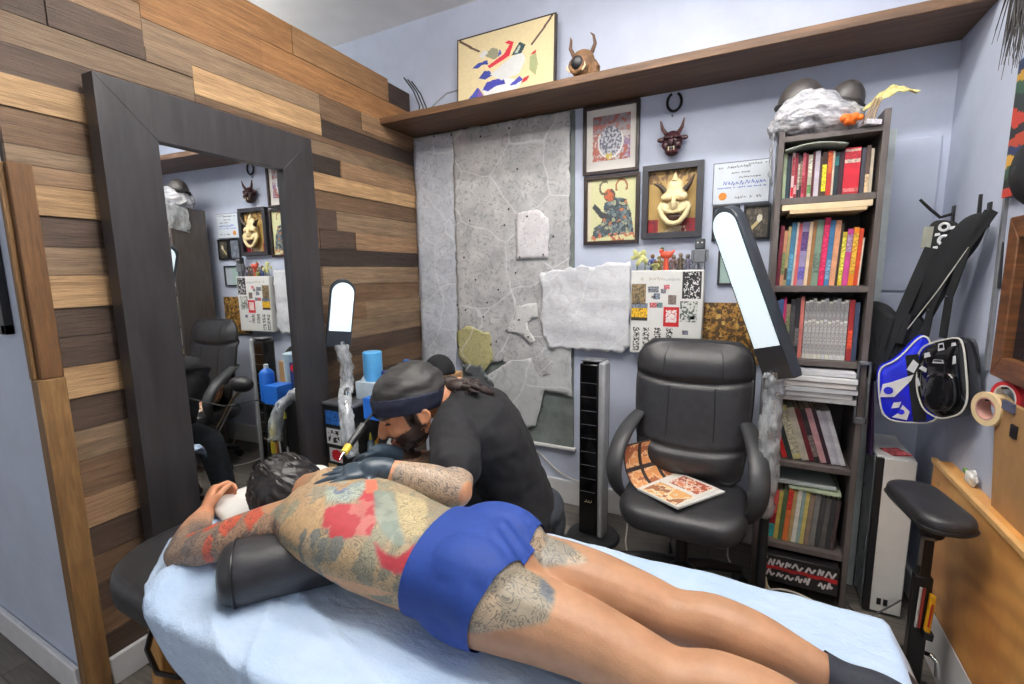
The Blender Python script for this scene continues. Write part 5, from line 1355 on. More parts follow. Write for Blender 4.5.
# bolster
t = thing('bolster', 'black leather bolster under the client chest', 'bolster', (-.95, .75, BZ+.012))
ba, bb = V((-1.085,.592,.694)), V((-.80,.93,.690))
ax = (bb-ba).normalized(); sd = ax.cross(V((0,0,1))).normalized(); up = V((0,0,1))
rs = []
L = (bb-ba).length
for s_, k in ((-.012,.30),(-.009,.62),(0,.84),(.012,.94),(.03,.985),(.05,1.0),(L*.5,1.0),(L-.03,1),(L-.01,.96),(L,.8)):
    rs.append([ba+ax*s_+sd*(.080*k*math.copysign(abs(math.cos(a))**.85, math.cos(a)))+up*(.070*k*math.copysign(abs(math.sin(a))**.85, math.sin(a))) for a in [2*PI*j/40 for j in range(40)]])
bol = obj('body', G().rings(rs), black_leather, t, ang=60)
obj('seam', G().tube([ba+ax*.026+sd*(.081*math.copysign(abs(math.cos(a))**.85, math.cos(a)))+up*(.071*math.copysign(abs(math.sin(a))**.85, math.sin(a))) for a in [2*PI*j/40 for j in range(41)]], .003, 6), black_plastic, bol)
obj('tag', G().bx(-1.128,-1.118,.622,.640,.700,.712), white_plastic, t)

# ------------------------------------------------------------------ cables on the floor
wc = mat('white_cable', (206,202,190), .5)
def cable(label, pts, r=.004, m=None):
    P = [V(p) for p in pts]
    for _ in range(3):
        Q = [P[0]]
        for a, b in zip(P, P[1:]): Q += [a.lerp(b,.25), a.lerp(b,.75)]
        Q.append(P[-1]); P = Q
    tag(obj('cable', G().tube(P, r, 8), m or wc), label, 'cable')
cable('white cable running along the wall below the backing board to the fan', [(-1.25,BW-.032,.366),(-1.12,BW-.006,.30),(-1.05,BW-.006,.24),(-.95,BW-.02,.18),(-.80,BW-.024,.153)])
cable('white cable lying on the floor between the fan and the office chair', [(-.53,2.42,.14),(-.52,2.36,.02),(-.50,2.22,.005),(-.44,2.10,.005),(-.30,2.02,.005),(-.18,2.02,.005)])
cable('cream cable curling on the floor under the office chair right side', [(-.01,2.45,.10),(-.03,2.40,.006),(-.02,2.30,.006),(.05,2.20,.006),(-.02,2.12,.006),(-.10,2.05,.006)])
cable('cream cable looping below the black box at the bookcase bottom', [(.10,2.10,.006),(.17,2.12,.05),(.26,2.11,.055),(.35,2.12,.012),(.40,2.10,.006)])
cable('white cable on the floor in front of the bookcase', [(.12,2.125,.075),(.17,2.10,.010),(.24,2.06,.006),(.33,2.02,.006)])
cable('black cable from the bookcase to the white tower case', [(.42,2.14,.05),(.46,2.12,.01),(.50,2.13,.02),(.60,2.17,.10)], .0035, black_plastic)
t3 = thing('plug_adapter', 'cream plug adapter standing on the floor by the bookcase foot', 'plug', (.135,2.12,0))
obj('body', G().prism([(.120,2.10,.0),(.150,2.10,.0),(.132,2.10,.09),(.115,2.10,.10)], (0,.02,0)), mat('cream_plastic', (206,190,160), .5), t3, bevel=.003)
# ------------------------------------------------------------------ people: helpers
def ell_rings(secs, n=28, p=.9):
    """secs: (centre, lateral half width, other half width, lateral dir, other dir); rounded ends"""
    rs = []
    sp = lambda x: math.copysign(abs(x)**p, x)
    def ring(c, w, h, l, u): return [c + l*(w*sp(math.cos(2*PI*j/n))) + u*(h*sp(math.sin(2*PI*j/n))) for j in range(n)]
    (c0,w0,h0,l0,u0), (c1,w1,h1,l1,u1) = secs[0], secs[-1]
    d0 = (secs[0][0]-secs[1][0]).normalized(); d1 = (secs[-1][0]-secs[-2][0]).normalized()
    for k in (3,2,1): 
        a = PI/2*k/3.3; rs.append(ring(c0+d0*min(w0,h0)*math.sin(a), w0*math.cos(a), h0*math.cos(a), l0, u0))
    for s in secs: rs.append(ring(*s))
    for k in (1,2,3):
        a = PI/2*k/3.3; rs.append(ring(c1+d1*min(w1,h1)*math.sin(a), w1*math.cos(a), h1*math.cos(a), l1, u1))
    return rs
def cr(P, i, t):
    a, b, c, d = P[max(i-1,0)], P[i], P[i+1], P[min(i+2,len(P)-1)]
    return .5*((2*b)+(-a+c)*t+(2*a-5*b+4*c-d)*t*t+(-a+3*b-3*c+d)*t*t*t)
def limb(g, pts, rad, n=20, flat=None, sub=4):
    """tapering limb through joints, spline-smoothed; rad: radius or (across, vertical)"""
    pts = [V(p) for p in pts]; R = [V((r,r,0)) if not hasattr(r,'__len__') else V((r[0],r[1],0)) for r in rad]
    P, Q = [], []
    for i in range(len(pts)-1):
        for k in range(sub): P.append(cr(pts,i,k/sub)); Q.append(cr(R,i,k/sub))
    P.append(pts[-1]); Q.append(R[-1])
    secs = []; ref = flat or V((0,0,1))
    for i, p in enumerate(P):
        t = (P[min(i+1,len(P)-1)]-P[max(i-1,0)]).normalized(); l = t.cross(ref)
        if l.length < .05: l = t.cross(V((1,0,0)))
        l.normalize(); u = l.cross(t); secs.append((p, Q[i].x, Q[i].y, l, u))
    g.rings(ell_rings(secs, n, 1.0))
def fuse(name, g, voxel, smooth_it=6, fac=.5):
    """union of overlapping closed pieces into ONE continuous surface"""
    me = bpy.data.meshes.new(name+'_raw'); me.from_pydata([tuple(p) for p in g.v], [], g.f)
    bm = bmesh.new(); bm.from_mesh(me); bmesh.ops.recalc_face_normals(bm, faces=bm.faces); bm.to_mesh(me); bm.free()
    o = bpy.data.objects.new(name+'_raw', me); COL.objects.link(o)
    m = o.modifiers.new('r', 'REMESH'); m.mode = 'VOXEL'; m.voxel_size = voxel; m.use_smooth_shade = True
    s = o.modifiers.new('s', 'SMOOTH'); s.factor = fac; s.iterations = smooth_it
    dg = bpy.context.evaluated_depsgraph_get(); dg.update()
    out = bpy.data.meshes.new_from_object(o.evaluated_get(dg)); out.name = name
    bpy.data.objects.remove(o); bpy.data.meshes.remove(me)
    return out
def paint(me, fn, line=None):
    a = me.color_attributes.new('Col', 'FLOAT_COLOR', 'POINT')
    b = me.attributes.new('Ink', 'FLOAT', 'POINT')
    me.update()
    cs, ks = [], []
    for v in me.vertices:
        c, k = fn(v.co, v.normal); cs += lin(c); ks.append(k)
    me.color_attributes['Col'].data.foreach_set('color', cs); me.attributes['Ink'].data.foreach_set('value', ks)
def cut_shell(me, name, planes, off, keep=None):
    """clothing that follows the body: the part of its surface inside all planes, pushed out, cleanly cut"""
    bm = bmesh.new(); bm.from_mesh(me)
    for co_, no in planes:
        bmesh.ops.bisect_plane(bm, geom=bm.verts[:]+bm.edges[:]+bm.faces[:], plane_co=co_, plane_no=no, clear_outer=True)
    if keep:
        bmesh.ops.delete(bm, geom=[f for f in bm.faces if not keep(f.calc_center_median())], context='FACES')
    bm.normal_update()
    for v in bm.verts: v.co += v.normal*off
    m = bpy.data.meshes.new(name); bm.to_mesh(m); bm.free()
    for a in list(m.attributes):
        if a.name in ('Col', 'Ink'): m.attributes.remove(a)
    return m
def skin_mat(name, rough=.45):
    m, nt, b = new_mat(name); setp(b, rough, 0, .4)
    b.inputs['Subsurface Weight'].default_value = .08; b.inputs['Subsurface Radius'].default_value = (.012,.005,.003); b.inputs['Subsurface Scale'].default_value = .5
    at = node(nt, 'ShaderNodeAttribute'); at.attribute_name = 'Col'
    ik = node(nt, 'ShaderNodeAttribute'); ik.attribute_name = 'Ink'
    vec = texco(nt)
    f = noise_fac(nt, vec, 26, 5, .3, .7)
    c = mixc(nt, f, mixc(nt, 1, at.outputs['Color'], (.88,.85,.84,1), 'MULTIPLY'), mixc(nt, 1, at.outputs['Color'], (1.06,1.06,1.05,1), 'MULTIPLY'))
    # fine tattoo line work where the ink attribute is set
    n1 = node(nt, 'ShaderNodeTexNoise'); n1.inputs['Scale'].default_value = 24; n1.inputs['Detail'].default_value = 2.0; n1.inputs['Distortion'].default_value = 1.6
    nt.links.new(vec, n1.inputs['Vector'])
    w = node(nt, 'ShaderNodeMath', operation='MULTIPLY'); w.inputs[1].default_value = 52; nt.links.new(n1.outputs[0], w.inputs[0])
    s = node(nt, 'ShaderNodeMath', operation='SINE'); nt.links.new(w.outputs[0], s.inputs[0])
    r = node(nt, 'ShaderNodeMapRange'); r.inputs[1].default_value = .35; r.inputs[2].default_value = .85; nt.links.new(s.outputs[0], r.inputs[0])
    k = node(nt, 'ShaderNodeMath', operation='MULTIPLY'); nt.links.new(r.outputs[0], k.inputs[0]); nt.links.new(ik.outputs['Fac'], k.inputs[1])
    nt.links.new(mixc(nt, k.outputs[0], c, lin((52,56,62))), b.inputs['Base Color'])
    bump(nt, b, noise_fac(nt, vec, 160, 3, .3, .7), .08, .003)
    return m
def head(g, c, f, u, k=1.0, ears=True, part=None):
    """skull, jaw, brow, nose, lips, cheeks and ears, in a frame of face direction f and crown direction u"""
    c, f = V(c), V(f).normalized(); u = (V(u)-f*V(u).dot(f)).normalized(); l = u.cross(f)
    M = Matrix((f, l, u)).transposed()
    P = lambda a, b, z: c + (f*a + l*b + u*z)*k
    E = lambda p, r: g.sph(P(*p), tuple(x*k for x in r), M, 24, 14)
    E((0,0,.03),(.098,.077,.088)); E((-.022,0,.018),(.082,.072,.078)); E((.034,0,-.05),(.064,.056,.078)); E((.058,0,-.098),(.034,.034,.026))
    E((.078,0,.004),(.020,.048,.014)); E((.055,0,.02),(.046,.058,.05))
    for s in (-1,1):
        E((.060,s*.034,-.042),(.032,.026,.028)); E((.02,s*.05,-.07),(.045,.016,.03))
        if ears:
            E((-.010,s*.080,-.034),(.024,.009,.034)); g.torus(P(-.012,s*.085,-.032), .021*k, .006*k, l*s+f*.3, 16, 6)
    g.tube([P(.090,0,.004),P(.108,0,-.022),P(.118,0,-.040)], [.010*k,.012*k,.014*k], 12); E((.112,0,-.042),(.014,.018,.010))
    E((.094,0,-.072),(.014,.026,.008)); E((.090,0,-.084),(.014,.022,.008))
    return P, M
def hand(g, wrist, d, nrm, side, k=1.0, curl=(.5,.5,.5,.5), thumb=.4, spread=.10):
    """palm, four unequal knuckled fingers, thumb leaving the side of the palm. d: to the knuckles, nrm: back of the hand, side: +1 thumb on the left of d"""
    w, d = V(wrist), V(d).normalized(); nrm = (V(nrm)-d*V(nrm).dot(d)).normalized(); l = nrm.cross(d)*side   # l points to the thumb side
    secs = []
    for a, hw, hh in ((-.015,.026,.020),(.015,.030,.019),(.045,.038,.016),(.075,.041,.014),(.088,.040,.012)):
        secs.append((w+d*a*k, hw*k, hh*k, l, nrm))
    g.rings(ell_rings(secs, 20, .9))
    L = ((.044,.026,.020),(.048,.030,.022),(.045,.028,.021),(.036,.020,.018))
    for i in range(4):
        off = (.029, .010, -.010, -.028)[i]; a0 = spread*(1.5-i)
        p = w + (d*(.086 - abs(i-1.2)*.004) + l*off)*k - nrm*.002*k
        dd = (d*math.cos(a0) + l*math.sin(a0)); pts = [p - dd*.02*k, p]; ang = 0; r = (.0088,.0092,.0088,.0078)[i]*k
        for j in range(3):
            ang += curl[i]*(.8, 1.0, .7)[j]
            p = p + (dd*math.cos(ang) - nrm*math.sin(ang))*L[i][j]*k; pts.append(p)
        g.tube(pts, [r*1.08,r*1.05,r*1.02,r*.95,r*.72], 12); g.sph(pts[-1], r*.75, nu=10, nv=8)
    p0 = w + (d*.022 + l*.022)*k - nrm*.006*k
    t1 = (d*.55 + l*.75 - nrm*.25).normalized(); t2 = (d*(.95) + l*(.45-thumb) - nrm*(.2+thumb*.6)).normalized(); t3 = (d*.9 + l*(.15-thumb) - nrm*(.3+thumb*.7)).normalized()
    p1 = p0+t1*.038*k; p2 = p1+t2*.034*k; p3 = p2+t3*.026*k
    g.tube([p0,p1,p2,p3], [.014*k,.0115*k,.0105*k,.0075*k], 12); g.sph(p3, .008*k, nu=10, nv=8)

# ------------------------------------------------------------------ the client, lying face down
def client_mesh():
    g = G()
    T = [(-1.10,.872,.762,.055,.055,16),(-1.06,.864,.768,.108,.066,16),(-1.01,.852,.772,.160,.080,15),(-.94,.836,.772,.172,.089,13),(-.85,.820,.764,.166,.093,12),
         (-.76,.812,.748,.155,.095,10),(-.67,.814,.736,.143,.096,8),(-.60,.822,.737,.147,.100,6),(-.53,.829,.742,.156,.106,4),(-.46,.826,.744,.163,.106,2),(-.40,.822,.724,.150,.09,0),(-.37,.818,.708,.13,.07,0)]
    secs = []
    for x, y, z, w, h, th in T:
        a = math.radians(th); secs.append((V((x,y,z)), w, h, V((math.sin(a),math.cos(a),0)), V((0,0,1))))
    g.rings(ell_rings(secs, 36, .9))
    for c, r in (((-.490,.762,.770),(.118,.084,.078)),((-.495,.892,.776),(.120,.082,.078)),((-.47,.825,.752),(.11,.08,.080)),((-.50,.745,.712),(.13,.078,.076)),((-1.0,.765,.785),(.075,.06,.052)),((-.975,.92,.785),(.075,.06,.052))): g.sph(c, r)
    # legs
    limb(g, [(-.47,.750,.722),(-.38,.760,.720),(-.27,.770,.710),(-.16,.772,.692),(-.08,.772,.680),(-.01,.78,.688),(.07,.785,.684),(.14,.787,.672),(.205,.788,.662),(.26,.79,.660),(.34,.79,.645),(.40,.79,.640)],
         [(.084,.086),(.082,.082),(.076,.072),(.066,.060),(.060,.052),(.060,.058),(.056,.054),(.042,.044),(.034,.036),(.036,.04),(.042,.026),(.034,.018)])
    limb(g, [(-.46,.890,.715),(-.37,.905,.713),(-.27,.922,.704),(-.17,.935,.690),(-.10,.938,.680),(-.03,.935,.688),(.05,.928,.684),(.12,.922,.672),(.185,.915,.662),(.24,.91,.660),(.31,.905,.645),(.37,.90,.640)],
         [(.082,.086),(.086,.082),(.078,.074),(.066,.060),(.058,.052),(.058,.058),(.054,.054),(.042,.044),(.034,.036),(.036,.04),(.042,.026),(.034,.018)])
    # near arm: out to the elbow and back up to the fist
    limb(g, [(-.99,.785,.772),(-1.07,.738,.752),(-1.17,.690,.722),(-1.26,.640,.690),(-1.318,.617,.670)], [.062,.060,.053,.046,.040])
    limb(g, [(-1.315,.618,.667),(-1.36,.655,.664),(-1.43,.716,.662),(-1.475,.760,.662),(-1.492,.778,.664)], [.041,.043,.039,.030,.026])
    hand(g, (-1.490,.776,.665), (-.42,.50,.42), (-.60,-.30,.62), -1, .92, (1.0,1.1,1.15,1.2), .35, .04)
    # far arm folded up beside the head
    limb(g, [(-.96,.92,.762),(-1.0,.99,.742),(-1.07,1.07,.705),(-1.12,1.10,.680)], [.054,.052,.046,.04])
    limb(g, [(-1.11,1.10,.680),(-1.19,1.10,.672),(-1.27,1.06,.672),(-1.32,1.04,.678)], [.040,.038,.032,.025])
    hand(g, (-1.32,1.04,.682), (-.9,-.35,.0), (0,0,1), -1, .9, (.35,.4,.4,.45), .2)
    # neck and head
    limb(g, [(-1.02,.856,.784),(-1.09,.862,.775),(-1.15,.868,.758)], [.085,.062,.060])
    P, M = head(g, (-1.192,.874,.742), (-.15,.62,-.78), (-.93,.10,.30), 1.0)
    me = fuse('client_body', g, .005, 4)
    return me, P, M

# ------------------------------------------------------------------ the tattooist, sitting and leaning over the client
A_HEAD = (-1.055,1.260,.940); A_F = (-.56,-.66,-.42); A_U = (-.35,-.25,.90)
def artist_meshes():
    l = V((.36,-.93,0)).normalized()
    def tor(g, grow=0.0, top=True):
        T = [((-.71,1.50,.42),.160,.110),((-.72,1.495,.50),.158,.110),((-.746,1.485,.58),.155,.110),((-.778,1.47,.66),.160,.112),((-.803,1.455,.74),.172,.116),((-.842,1.435,.82),.185,.120),((-.865,1.42,.88),.185,.105),((-.90,1.405,.925),.13,.085)]
        if top: T.append(((-.93,1.385,.955),.075,.07))
        P = [V(t[0]) for t in T]; secs = []
        for i, (c, w, h) in enumerate(T):
            t = (P[min(i+1,len(P)-1)]-P[max(i-1,0)]).normalized(); ll = (l - t*l.dot(t)).normalized(); u = ll.cross(t)
            secs.append((V(c), w+grow, h+grow, ll, u))
        g.rings(ell_rings(secs, 36, .9))
    SL, EL, WL = V((-.872,1.262,.872)), V((-.705,1.02,.796)), V((-.892,.930,.862))
    SR, ER, WR = V((-.985,1.545,.86)), V((-1.035,1.40,.660)), V((-1.075,1.13,.806))
    g = G(); tor(g)
    limb(g, [V((-.89,1.33,.90)), SL, SL.lerp(EL,.55)+V((.004,.01,.0)), EL], [.065,.062,.052,.047])
    limb(g, [EL, EL.lerp(WL,.3)+V((0,-.002,.004)), EL.lerp(WL,.7), WL], [.048,.051,.040,.028])
    limb(g, [V((-.95,1.47,.89)), SR, SR.lerp(ER,.5), ER], [.065,.060,.048,.040])
    limb(g, [ER, ER.lerp(WR,.3), ER.lerp(WR,.7), WR], [.042,.044,.034,.026])
    limb(g, [V((-.90,1.40,.90)), V((-.955,1.35,.955)), V((-1.02,1.295,.945))], [.075,.062,.064])
    P, M = head(g, A_HEAD, A_F, A_U, 1.15)
    # thighs and shins
    for hp, kn, an in (((-.70,1.42,.455),(-.99,1.335,.425),(-1.03,1.36,.09)), ((-.72,1.58,.455),(-1.02,1.56,.46),(-1.06,1.60,.09))):
        limb(g, [hp, V(hp).lerp(V(kn),.5), kn], [.085,.075,.055]); limb(g, [kn, V(kn).lerp(V(an),.35), an], [.055,.054,.036])
        limb(g, [V(an)+V((.03,0,-.02)), V(an)+V((-.05,-.005,-.045)), V(an)+V((-.16,-.02,-.06))], [(.036,.04),(.042,.032),(.036,.02)])
    body = fuse('tattooist_body', g, .0055, 4)
    # shirt
    g = G(); tor(g, .012, False)
    g2 = V((-.895,1.335,.905))
    limb(g, [g2, SL+V((0,-.004,.008)), SL.lerp(EL,.35)+V((0,.006,-.002)), SL.lerp(EL,.66)+V((0,.006,0))], [.078,.078,.080,.080])
    limb(g, [V((-.95,1.47,.89)), SR+V((0,0,.008)), SR.lerp(ER,.55), SR.lerp(ER,.85)], [.078,.076,.072,.070])
    limb(g, [V((-.90,1.41,.895)), V((-.925,1.382,.932))], [.105,.078])
    for v in range(len(g.v)):
        p = V(g.v[v]); g.v[v] = tuple(p + V((.4,-.7,.3))*(.010*mnoise.noise(p*9) + .006*math.sin((p.x*.8+p.z*1.3-p.y*.5)*34)*max(0,.75-p.z)*3))
    shirt = fuse('tattooist_shirt', g, .007, 5)
    nn = [v.normal.copy() for v in shirt.vertices]
    for v, n_ in zip(shirt.vertices, nn):   # soft cloth folds running from the armpit and along the bent back
        p = v.co; q = p.x*.55-p.z*.35+p.y*.2
        v.co = p + n_*(.0075*mnoise.noise(V((q*16, p.z*5, p.y*5))) + .006*mnoise.noise(V((p.x*7+3, p.y*7, p.z*22))) + .003*mnoise.noise(p*30))
    # trousers
    g = G()
    for hp, kn, an in (((-.70,1.42,.455),(-.99,1.335,.425),(-1.03,1.36,.12)), ((-.72,1.58,.455),(-1.02,1.56,.46),(-1.06,1.60,.12))):
        limb(g, [hp, V(hp).lerp(V(kn),.5), kn], [.100,.090,.070]); limb(g, [kn, V(kn).lerp(V(an),.4), an], [.070,.066,.056])
    g.sph((-.70,1.50,.44), (.13,.19,.11)); g.sph((-.69,1.50,.50), (.115,.172,.08))
    pants = fuse('tattooist_trousers', g, .008, 5)
    # gloves
    g = G()
    dL = V((-.66,-.74,.08)).normalized()
    limb(g, [WL.lerp(EL,.09), WL, WL+dL*.03], [.036,.033,.034]); hand(g, WL, (-.70,-.70,.06), (-.05,-.22,.96), 1, 1.0, (.26,.20,.20,.26), .10, .11)
    gl = fuse('glove_left', g, .0035, 3)
    g = G()
    limb(g, [WR.lerp(ER,.2), WR, WR+V((-.003,-.025,0))], [.034,.031,.032]); hand(g, WR, (-.15,-.97,.10), (-.45,.10,.88), -1, 1.0, (.75,.85,.95,1.0), .5, .05)
    gr = fuse('glove_right', g, .0035, 3)
    return dict(body=body, shirt=shirt, pants=pants, glove=gl, glove2=gr), P, M
#OVSTOP
skinm = skin_mat('tattooed_skin')
S_BASE = (208,158,122)
RED1 = [(-.886,.722),(-.865,.751),(-.828,.768),(-.853,.848),(-.815,.835),(-.797,.806),(-.727,.723),(-.765,.699),(-.818,.684),(-.856,.695)]
CRES = [(-.71,.711),(-.676,.702),(-.644,.702),(-.626,.718),(-.618,.735),(-.606,.712),(-.613,.688),(-.642,.681),(-.676,.686)]
STRIPE = [(-.83,.836),(-.792,.862),(-.70,.782),(-.640,.727),(-.662,.719),(-.716,.736),(-.760,.763)]
CREAM = [(-.785,.868),(-.712,.893),(-.662,.841),(-.616,.758),(-.646,.743),(-.688,.766)]
UPPER = [(-.955,.805),(-.88,.862),(-.825,.812),(-.852,.757),(-.912,.747)]
LEGN = [(-.46,.60),(-.46,.80),(-.40,.80),(-.37,.792),(-.335,.782),(-.306,.765),(-.296,.738),(-.298,.715),(-.312,.60)]
LEGF = [(-.42,.93),(-.35,.925),(-.286,.905),(-.284,.892),(-.295,.880),(-.33,.862),(-.37,.842),(-.41,.83)]
def soft(x, y, P, w=.007):
    # 0..1 mask of a tattoo outline with a soft edge
    d = 9.0
    for i in range(len(P)):
        ax_, ay_ = P[i]; bx_, by_ = P[(i+1) % len(P)]
        ex, ey = bx_-ax_, by_-ay_; t_ = max(0, min(1, ((x-ax_)*ex+(y-ay_)*ey)/(ex*ex+ey*ey+1e-9)))
        d = min(d, math.hypot(x-ax_-ex*t_, y-ay_-ey*t_))
    if not inpoly(x, y, P): d = -d
    return max(0, min(1, .5+d/w))
def mixk(a, b, t_): return tuple(a[i]*(1-t_)+b[i]*t_ for i in range(3))
def client_skin(p, n):
    x, y, z = p; q = fbm(x, y+z, 9, 51); q2 = fbm(x*1.3, y-z, 22, 52, 3)
    c = (180,136,104)
    # hands and face stay bare and a little redder
    arm = x < -.985 and y < .80 and (y < .74 or x < -1.02) and z < .80
    if x < -1.452: return (212,150,114), 0.0
    if arm and x > -1.455 and y < .785:
        k = (148,124,106) if q > 0 else (172,138,112)
        if q2 > .12: k = (120,106,98)
        for cx_, cy_, r_ in ((-1.17,.672,.028),(-1.11,.70,.03),(-1.23,.655,.020),(-1.06,.725,.024),(-1.285,.63,.016),(-1.20,.62,.014)):
            if math.hypot(x-cx_, y-cy_) < r_*(1+.5*q2): k = (206,98,72)
        if x < -1.36:
            t = (x+1.455)/.095; k = tuple(int(a*t+b*(1-t)) for a, b in zip(k, (214,156,120)))
        return k, (.55 if x > -1.40 else .25)
    if -1.06 < x < -.60 and z > .70:
        k = (172,154,126) if q > -.05 else (150,140,120)
        ink_ = .45
        if q2 > .14: k = (148,144,122)
        k = mixk(k, (172,182,168) if q2 > -.1 else (148,162,162), soft(x, y, UPPER, .02))
        d = math.hypot((x+.905)*1.0, y-.80)
        if d < .018*(1+q2): k = (112,126,150)
        if inpoly(x, y, [(-.99,.672),(-.94,.716),(-.922,.765),(-.87,.71),(-.85,.684),(-.90,.660)]): k = (184,154,116); ink_ = .3
        if y > .70 and x < -.90 and q > .0: k = (178,148,114)
        t_ = soft(x+.012*q2, y+.012*q2, RED1); k = mixk(k, (176,64,70) if q2 > -.2 else (188,112,106), t_); ink_ = ink_*(1-t_)+.10*t_
        if inpoly(x, y, [(-.890,.868),(-.866,.886),(-.818,.834),(-.836,.811)]): k = (222,120,96); ink_ = .2
        t_ = soft(x, y, STRIPE); k = mixk(k, (132,144,134) if q2 > -.1 else (150,158,146), t_); ink_ = ink_*(1-t_)+.1*t_
        t_ = soft(x, y, CREAM); k = mixk(k, (192,176,138), t_)
        t_ = soft(x+.006*q2, y, CRES); k = mixk(k, (172,58,68), t_); ink_ = ink_*(1-t_)+.15*t_
        if y < .684 and x > -.86: k = (136,132,112) if q2 > 0 else (176,152,116); ink_ = .5
        if y < .675 and z < .735: k = (196,152,116); ink_ = .15
        for cx_, cy_, r_ in ((-.865,.676,.013),(-.835,.672,.011),(-.795,.675,.013),(-.89,.668,.010)):
            if math.hypot(x-cx_, y-cy_) < r_*(1+q2): k = (116,118,112)
        return k, ink_
    if x > -.50 and z > .66:
        cs = (178,134,102)
        t_ = min(soft(x, y, LEGN), max(0, min(1, .5+(z-.722-(x+.442)*.30)/.008))) if y < .812 else 0
        if t_ > 0:
            e = (150,140,122) if q > -.08 else (172,154,130)
            e = mixk(e, (90,96,104), soft(x, y, [(-.345,.784),(-.304,.766),(-.298,.735),(-.325,.742)]))
            return mixk(cs, e, t_), .62*t_
        t_ = soft(x, y, LEGF) if n.z > -.3 else 0
        if t_ > 0: return mixk(cs, (140,134,122) if q > -.1 else (176,158,134), t_), .6*t_
    if x > -.45:
        c = (178,134,102)
        c = tuple(int(v*(1+.06*q)) for v in c)
    return c, 0.0

me, HP, HM = client_mesh()
paint(me, client_skin)
t = thing('person', 'person lying face down on the table in blue shorts, back and arm covered in tattoos', 'person', (-.6,.82,BZ+.01))
obj('body', me.copy(), skinm, t, ang=180)
blue_cloth = mat('royal_blue_cloth', (22,58,136), .7, var=.1, scale=120)
def shorts_mesh():
    m = cut_shell(me, 'shorts', [((-.612,.76,.832), V((-1,-.05,.10)))], .005, keep=None)
    bm = bmesh.new(); bm.from_mesh(m)
    # legs end along two slanted hems
    geom = lambda: bm.verts[:]+bm.edges[:]+bm.faces[:]
    nN = V((1,-.42,.42)).normalized(); nN = V((.9,.30,.12)).normalized()
    bmesh.ops.bisect_plane(bm, geom=geom(), plane_co=(-.414,.71,.806), plane_no=(1,-.25,-.2))
    bmesh.ops.bisect_plane(bm, geom=geom(), plane_co=(-.398,.86,.82), plane_no=(1,.06,-.05))
    bmesh.ops.bisect_plane(bm, geom=geom(), plane_co=(-.386,.82,.78), plane_no=(1,0,-.1))
    for yy_ in (.792,.848): bmesh.ops.bisect_plane(bm, geom=geom(), plane_co=(0,yy_,0), plane_no=(0,1,0))
    def out(f):
        c = f.calc_center_median()
        if .792 < c.y < .848: return (c-V((-.386,.82,.78))).dot(V((1,0,-.1))) > 0
        if c.y < .812: return (c-V((-.414,.71,.806))).dot(V((1,-.25,-.2))) > 0
        return (c-V((-.398,.86,.82))).dot(V((1,.06,-.05))) > 0
    bmesh.ops.delete(bm, geom=[f for f in bm.faces if out(f)], context='FACES')
    for v in bm.verts:   # gathers where the cloth is pulled into the middle
        d = math.hypot((v.co.x+.425)*1.4, v.co.y-.822)
        if d < .09: v.co += v.normal*(.0035*math.sin((v.co.y-.82)*160+v.co.x*60)*(1-d/.09))
    bm.to_mesh(m); bm.free(); return m
sm = shorts_mesh()
sh_ = obj('shorts', sm, blue_cloth, t, ang=180)
# dark socks
sk = cut_shell(me, 'socks', [((.160,.85,.68), V((-1,-.02,.08)))], .004)
sockm = mat('black_sock', (40,42,52), .8, var=.2, scale=90)
for side in (0, 1):
    bm = bmesh.new(); bm.from_mesh(sk)
    bmesh.ops.delete(bm, geom=[f for f in bm.faces if (f.calc_center_median().y > .85) != bool(side)], context='FACES')
    m_ = bpy.data.meshes.new('sock'); bm.to_mesh(m_); bm.free()
    obj('sock', m_, sockm, t, ang=180)
# long dark hair over the back of the head
hair_m = mat('dark_hair_strands', (34,30,30), .38, var=.6, scale=26, stretch=(1.2,1.2,8))
hf, hl, hu = (HM.col[0].copy(), HM.col[1].copy(), HM.col[2].copy())
bm = bmesh.new(); bmesh.ops.create_icosphere(bm, subdivisions=5, radius=1)
hc = HP(-.018,0,.022)
for v in bm.verts:
    d = v.co.copy(); a, b_, c_ = d.x, d.y, d.z
    q = hf*(a*.108)+hl*(b_*.100)+hu*(c_*.112)
    # hair falls off the face and runs down the nape
    if a > .42: q *= max(.72, 1-(a-.42)*.5)
    ang_ = math.atan2(b_, c_)
    q *= 1 + .030*math.sin(ang_*17+3*fbm(a*2,ang_,1.5,41)) + .02*fbm(a*3,b_*3+c_*3,2,42)
    v.co = hc+q
m_ = bpy.data.meshes.new('hair'); bm.to_mesh(m_); bm.free()
obj('hair', m_, hair_m, t, ang=180)
g = G(); r = random.Random(2)
for k in range(90):   # locks lying close along the skull
    a = r.uniform(-1.0,1.0); st_ = r.uniform(-.5,.5)
    pts = []
    for j in range(7):
        th = -.2+st_+j*.26
        e = V((-.25+.15*math.sin(th*1.3)-.55*abs(math.sin(th))*.4, a*.95, math.cos(th)))
        d3 = V((math.sin(a*1.2)*.2-.35*math.sin(th), math.sin(a)*1.0, math.cos(th)*math.cos(a)+.05)).normalized()
        pts.append(hc + (hf*(d3.x*.109)+hl*(d3.y*.101)+hu*(d3.z*.113))*1.0)
    g.tube(pts, [.002,.005,.006,.006,.006,.005,.002], 6)
obj('hair_locks', g, hair_m, t, ang=180)

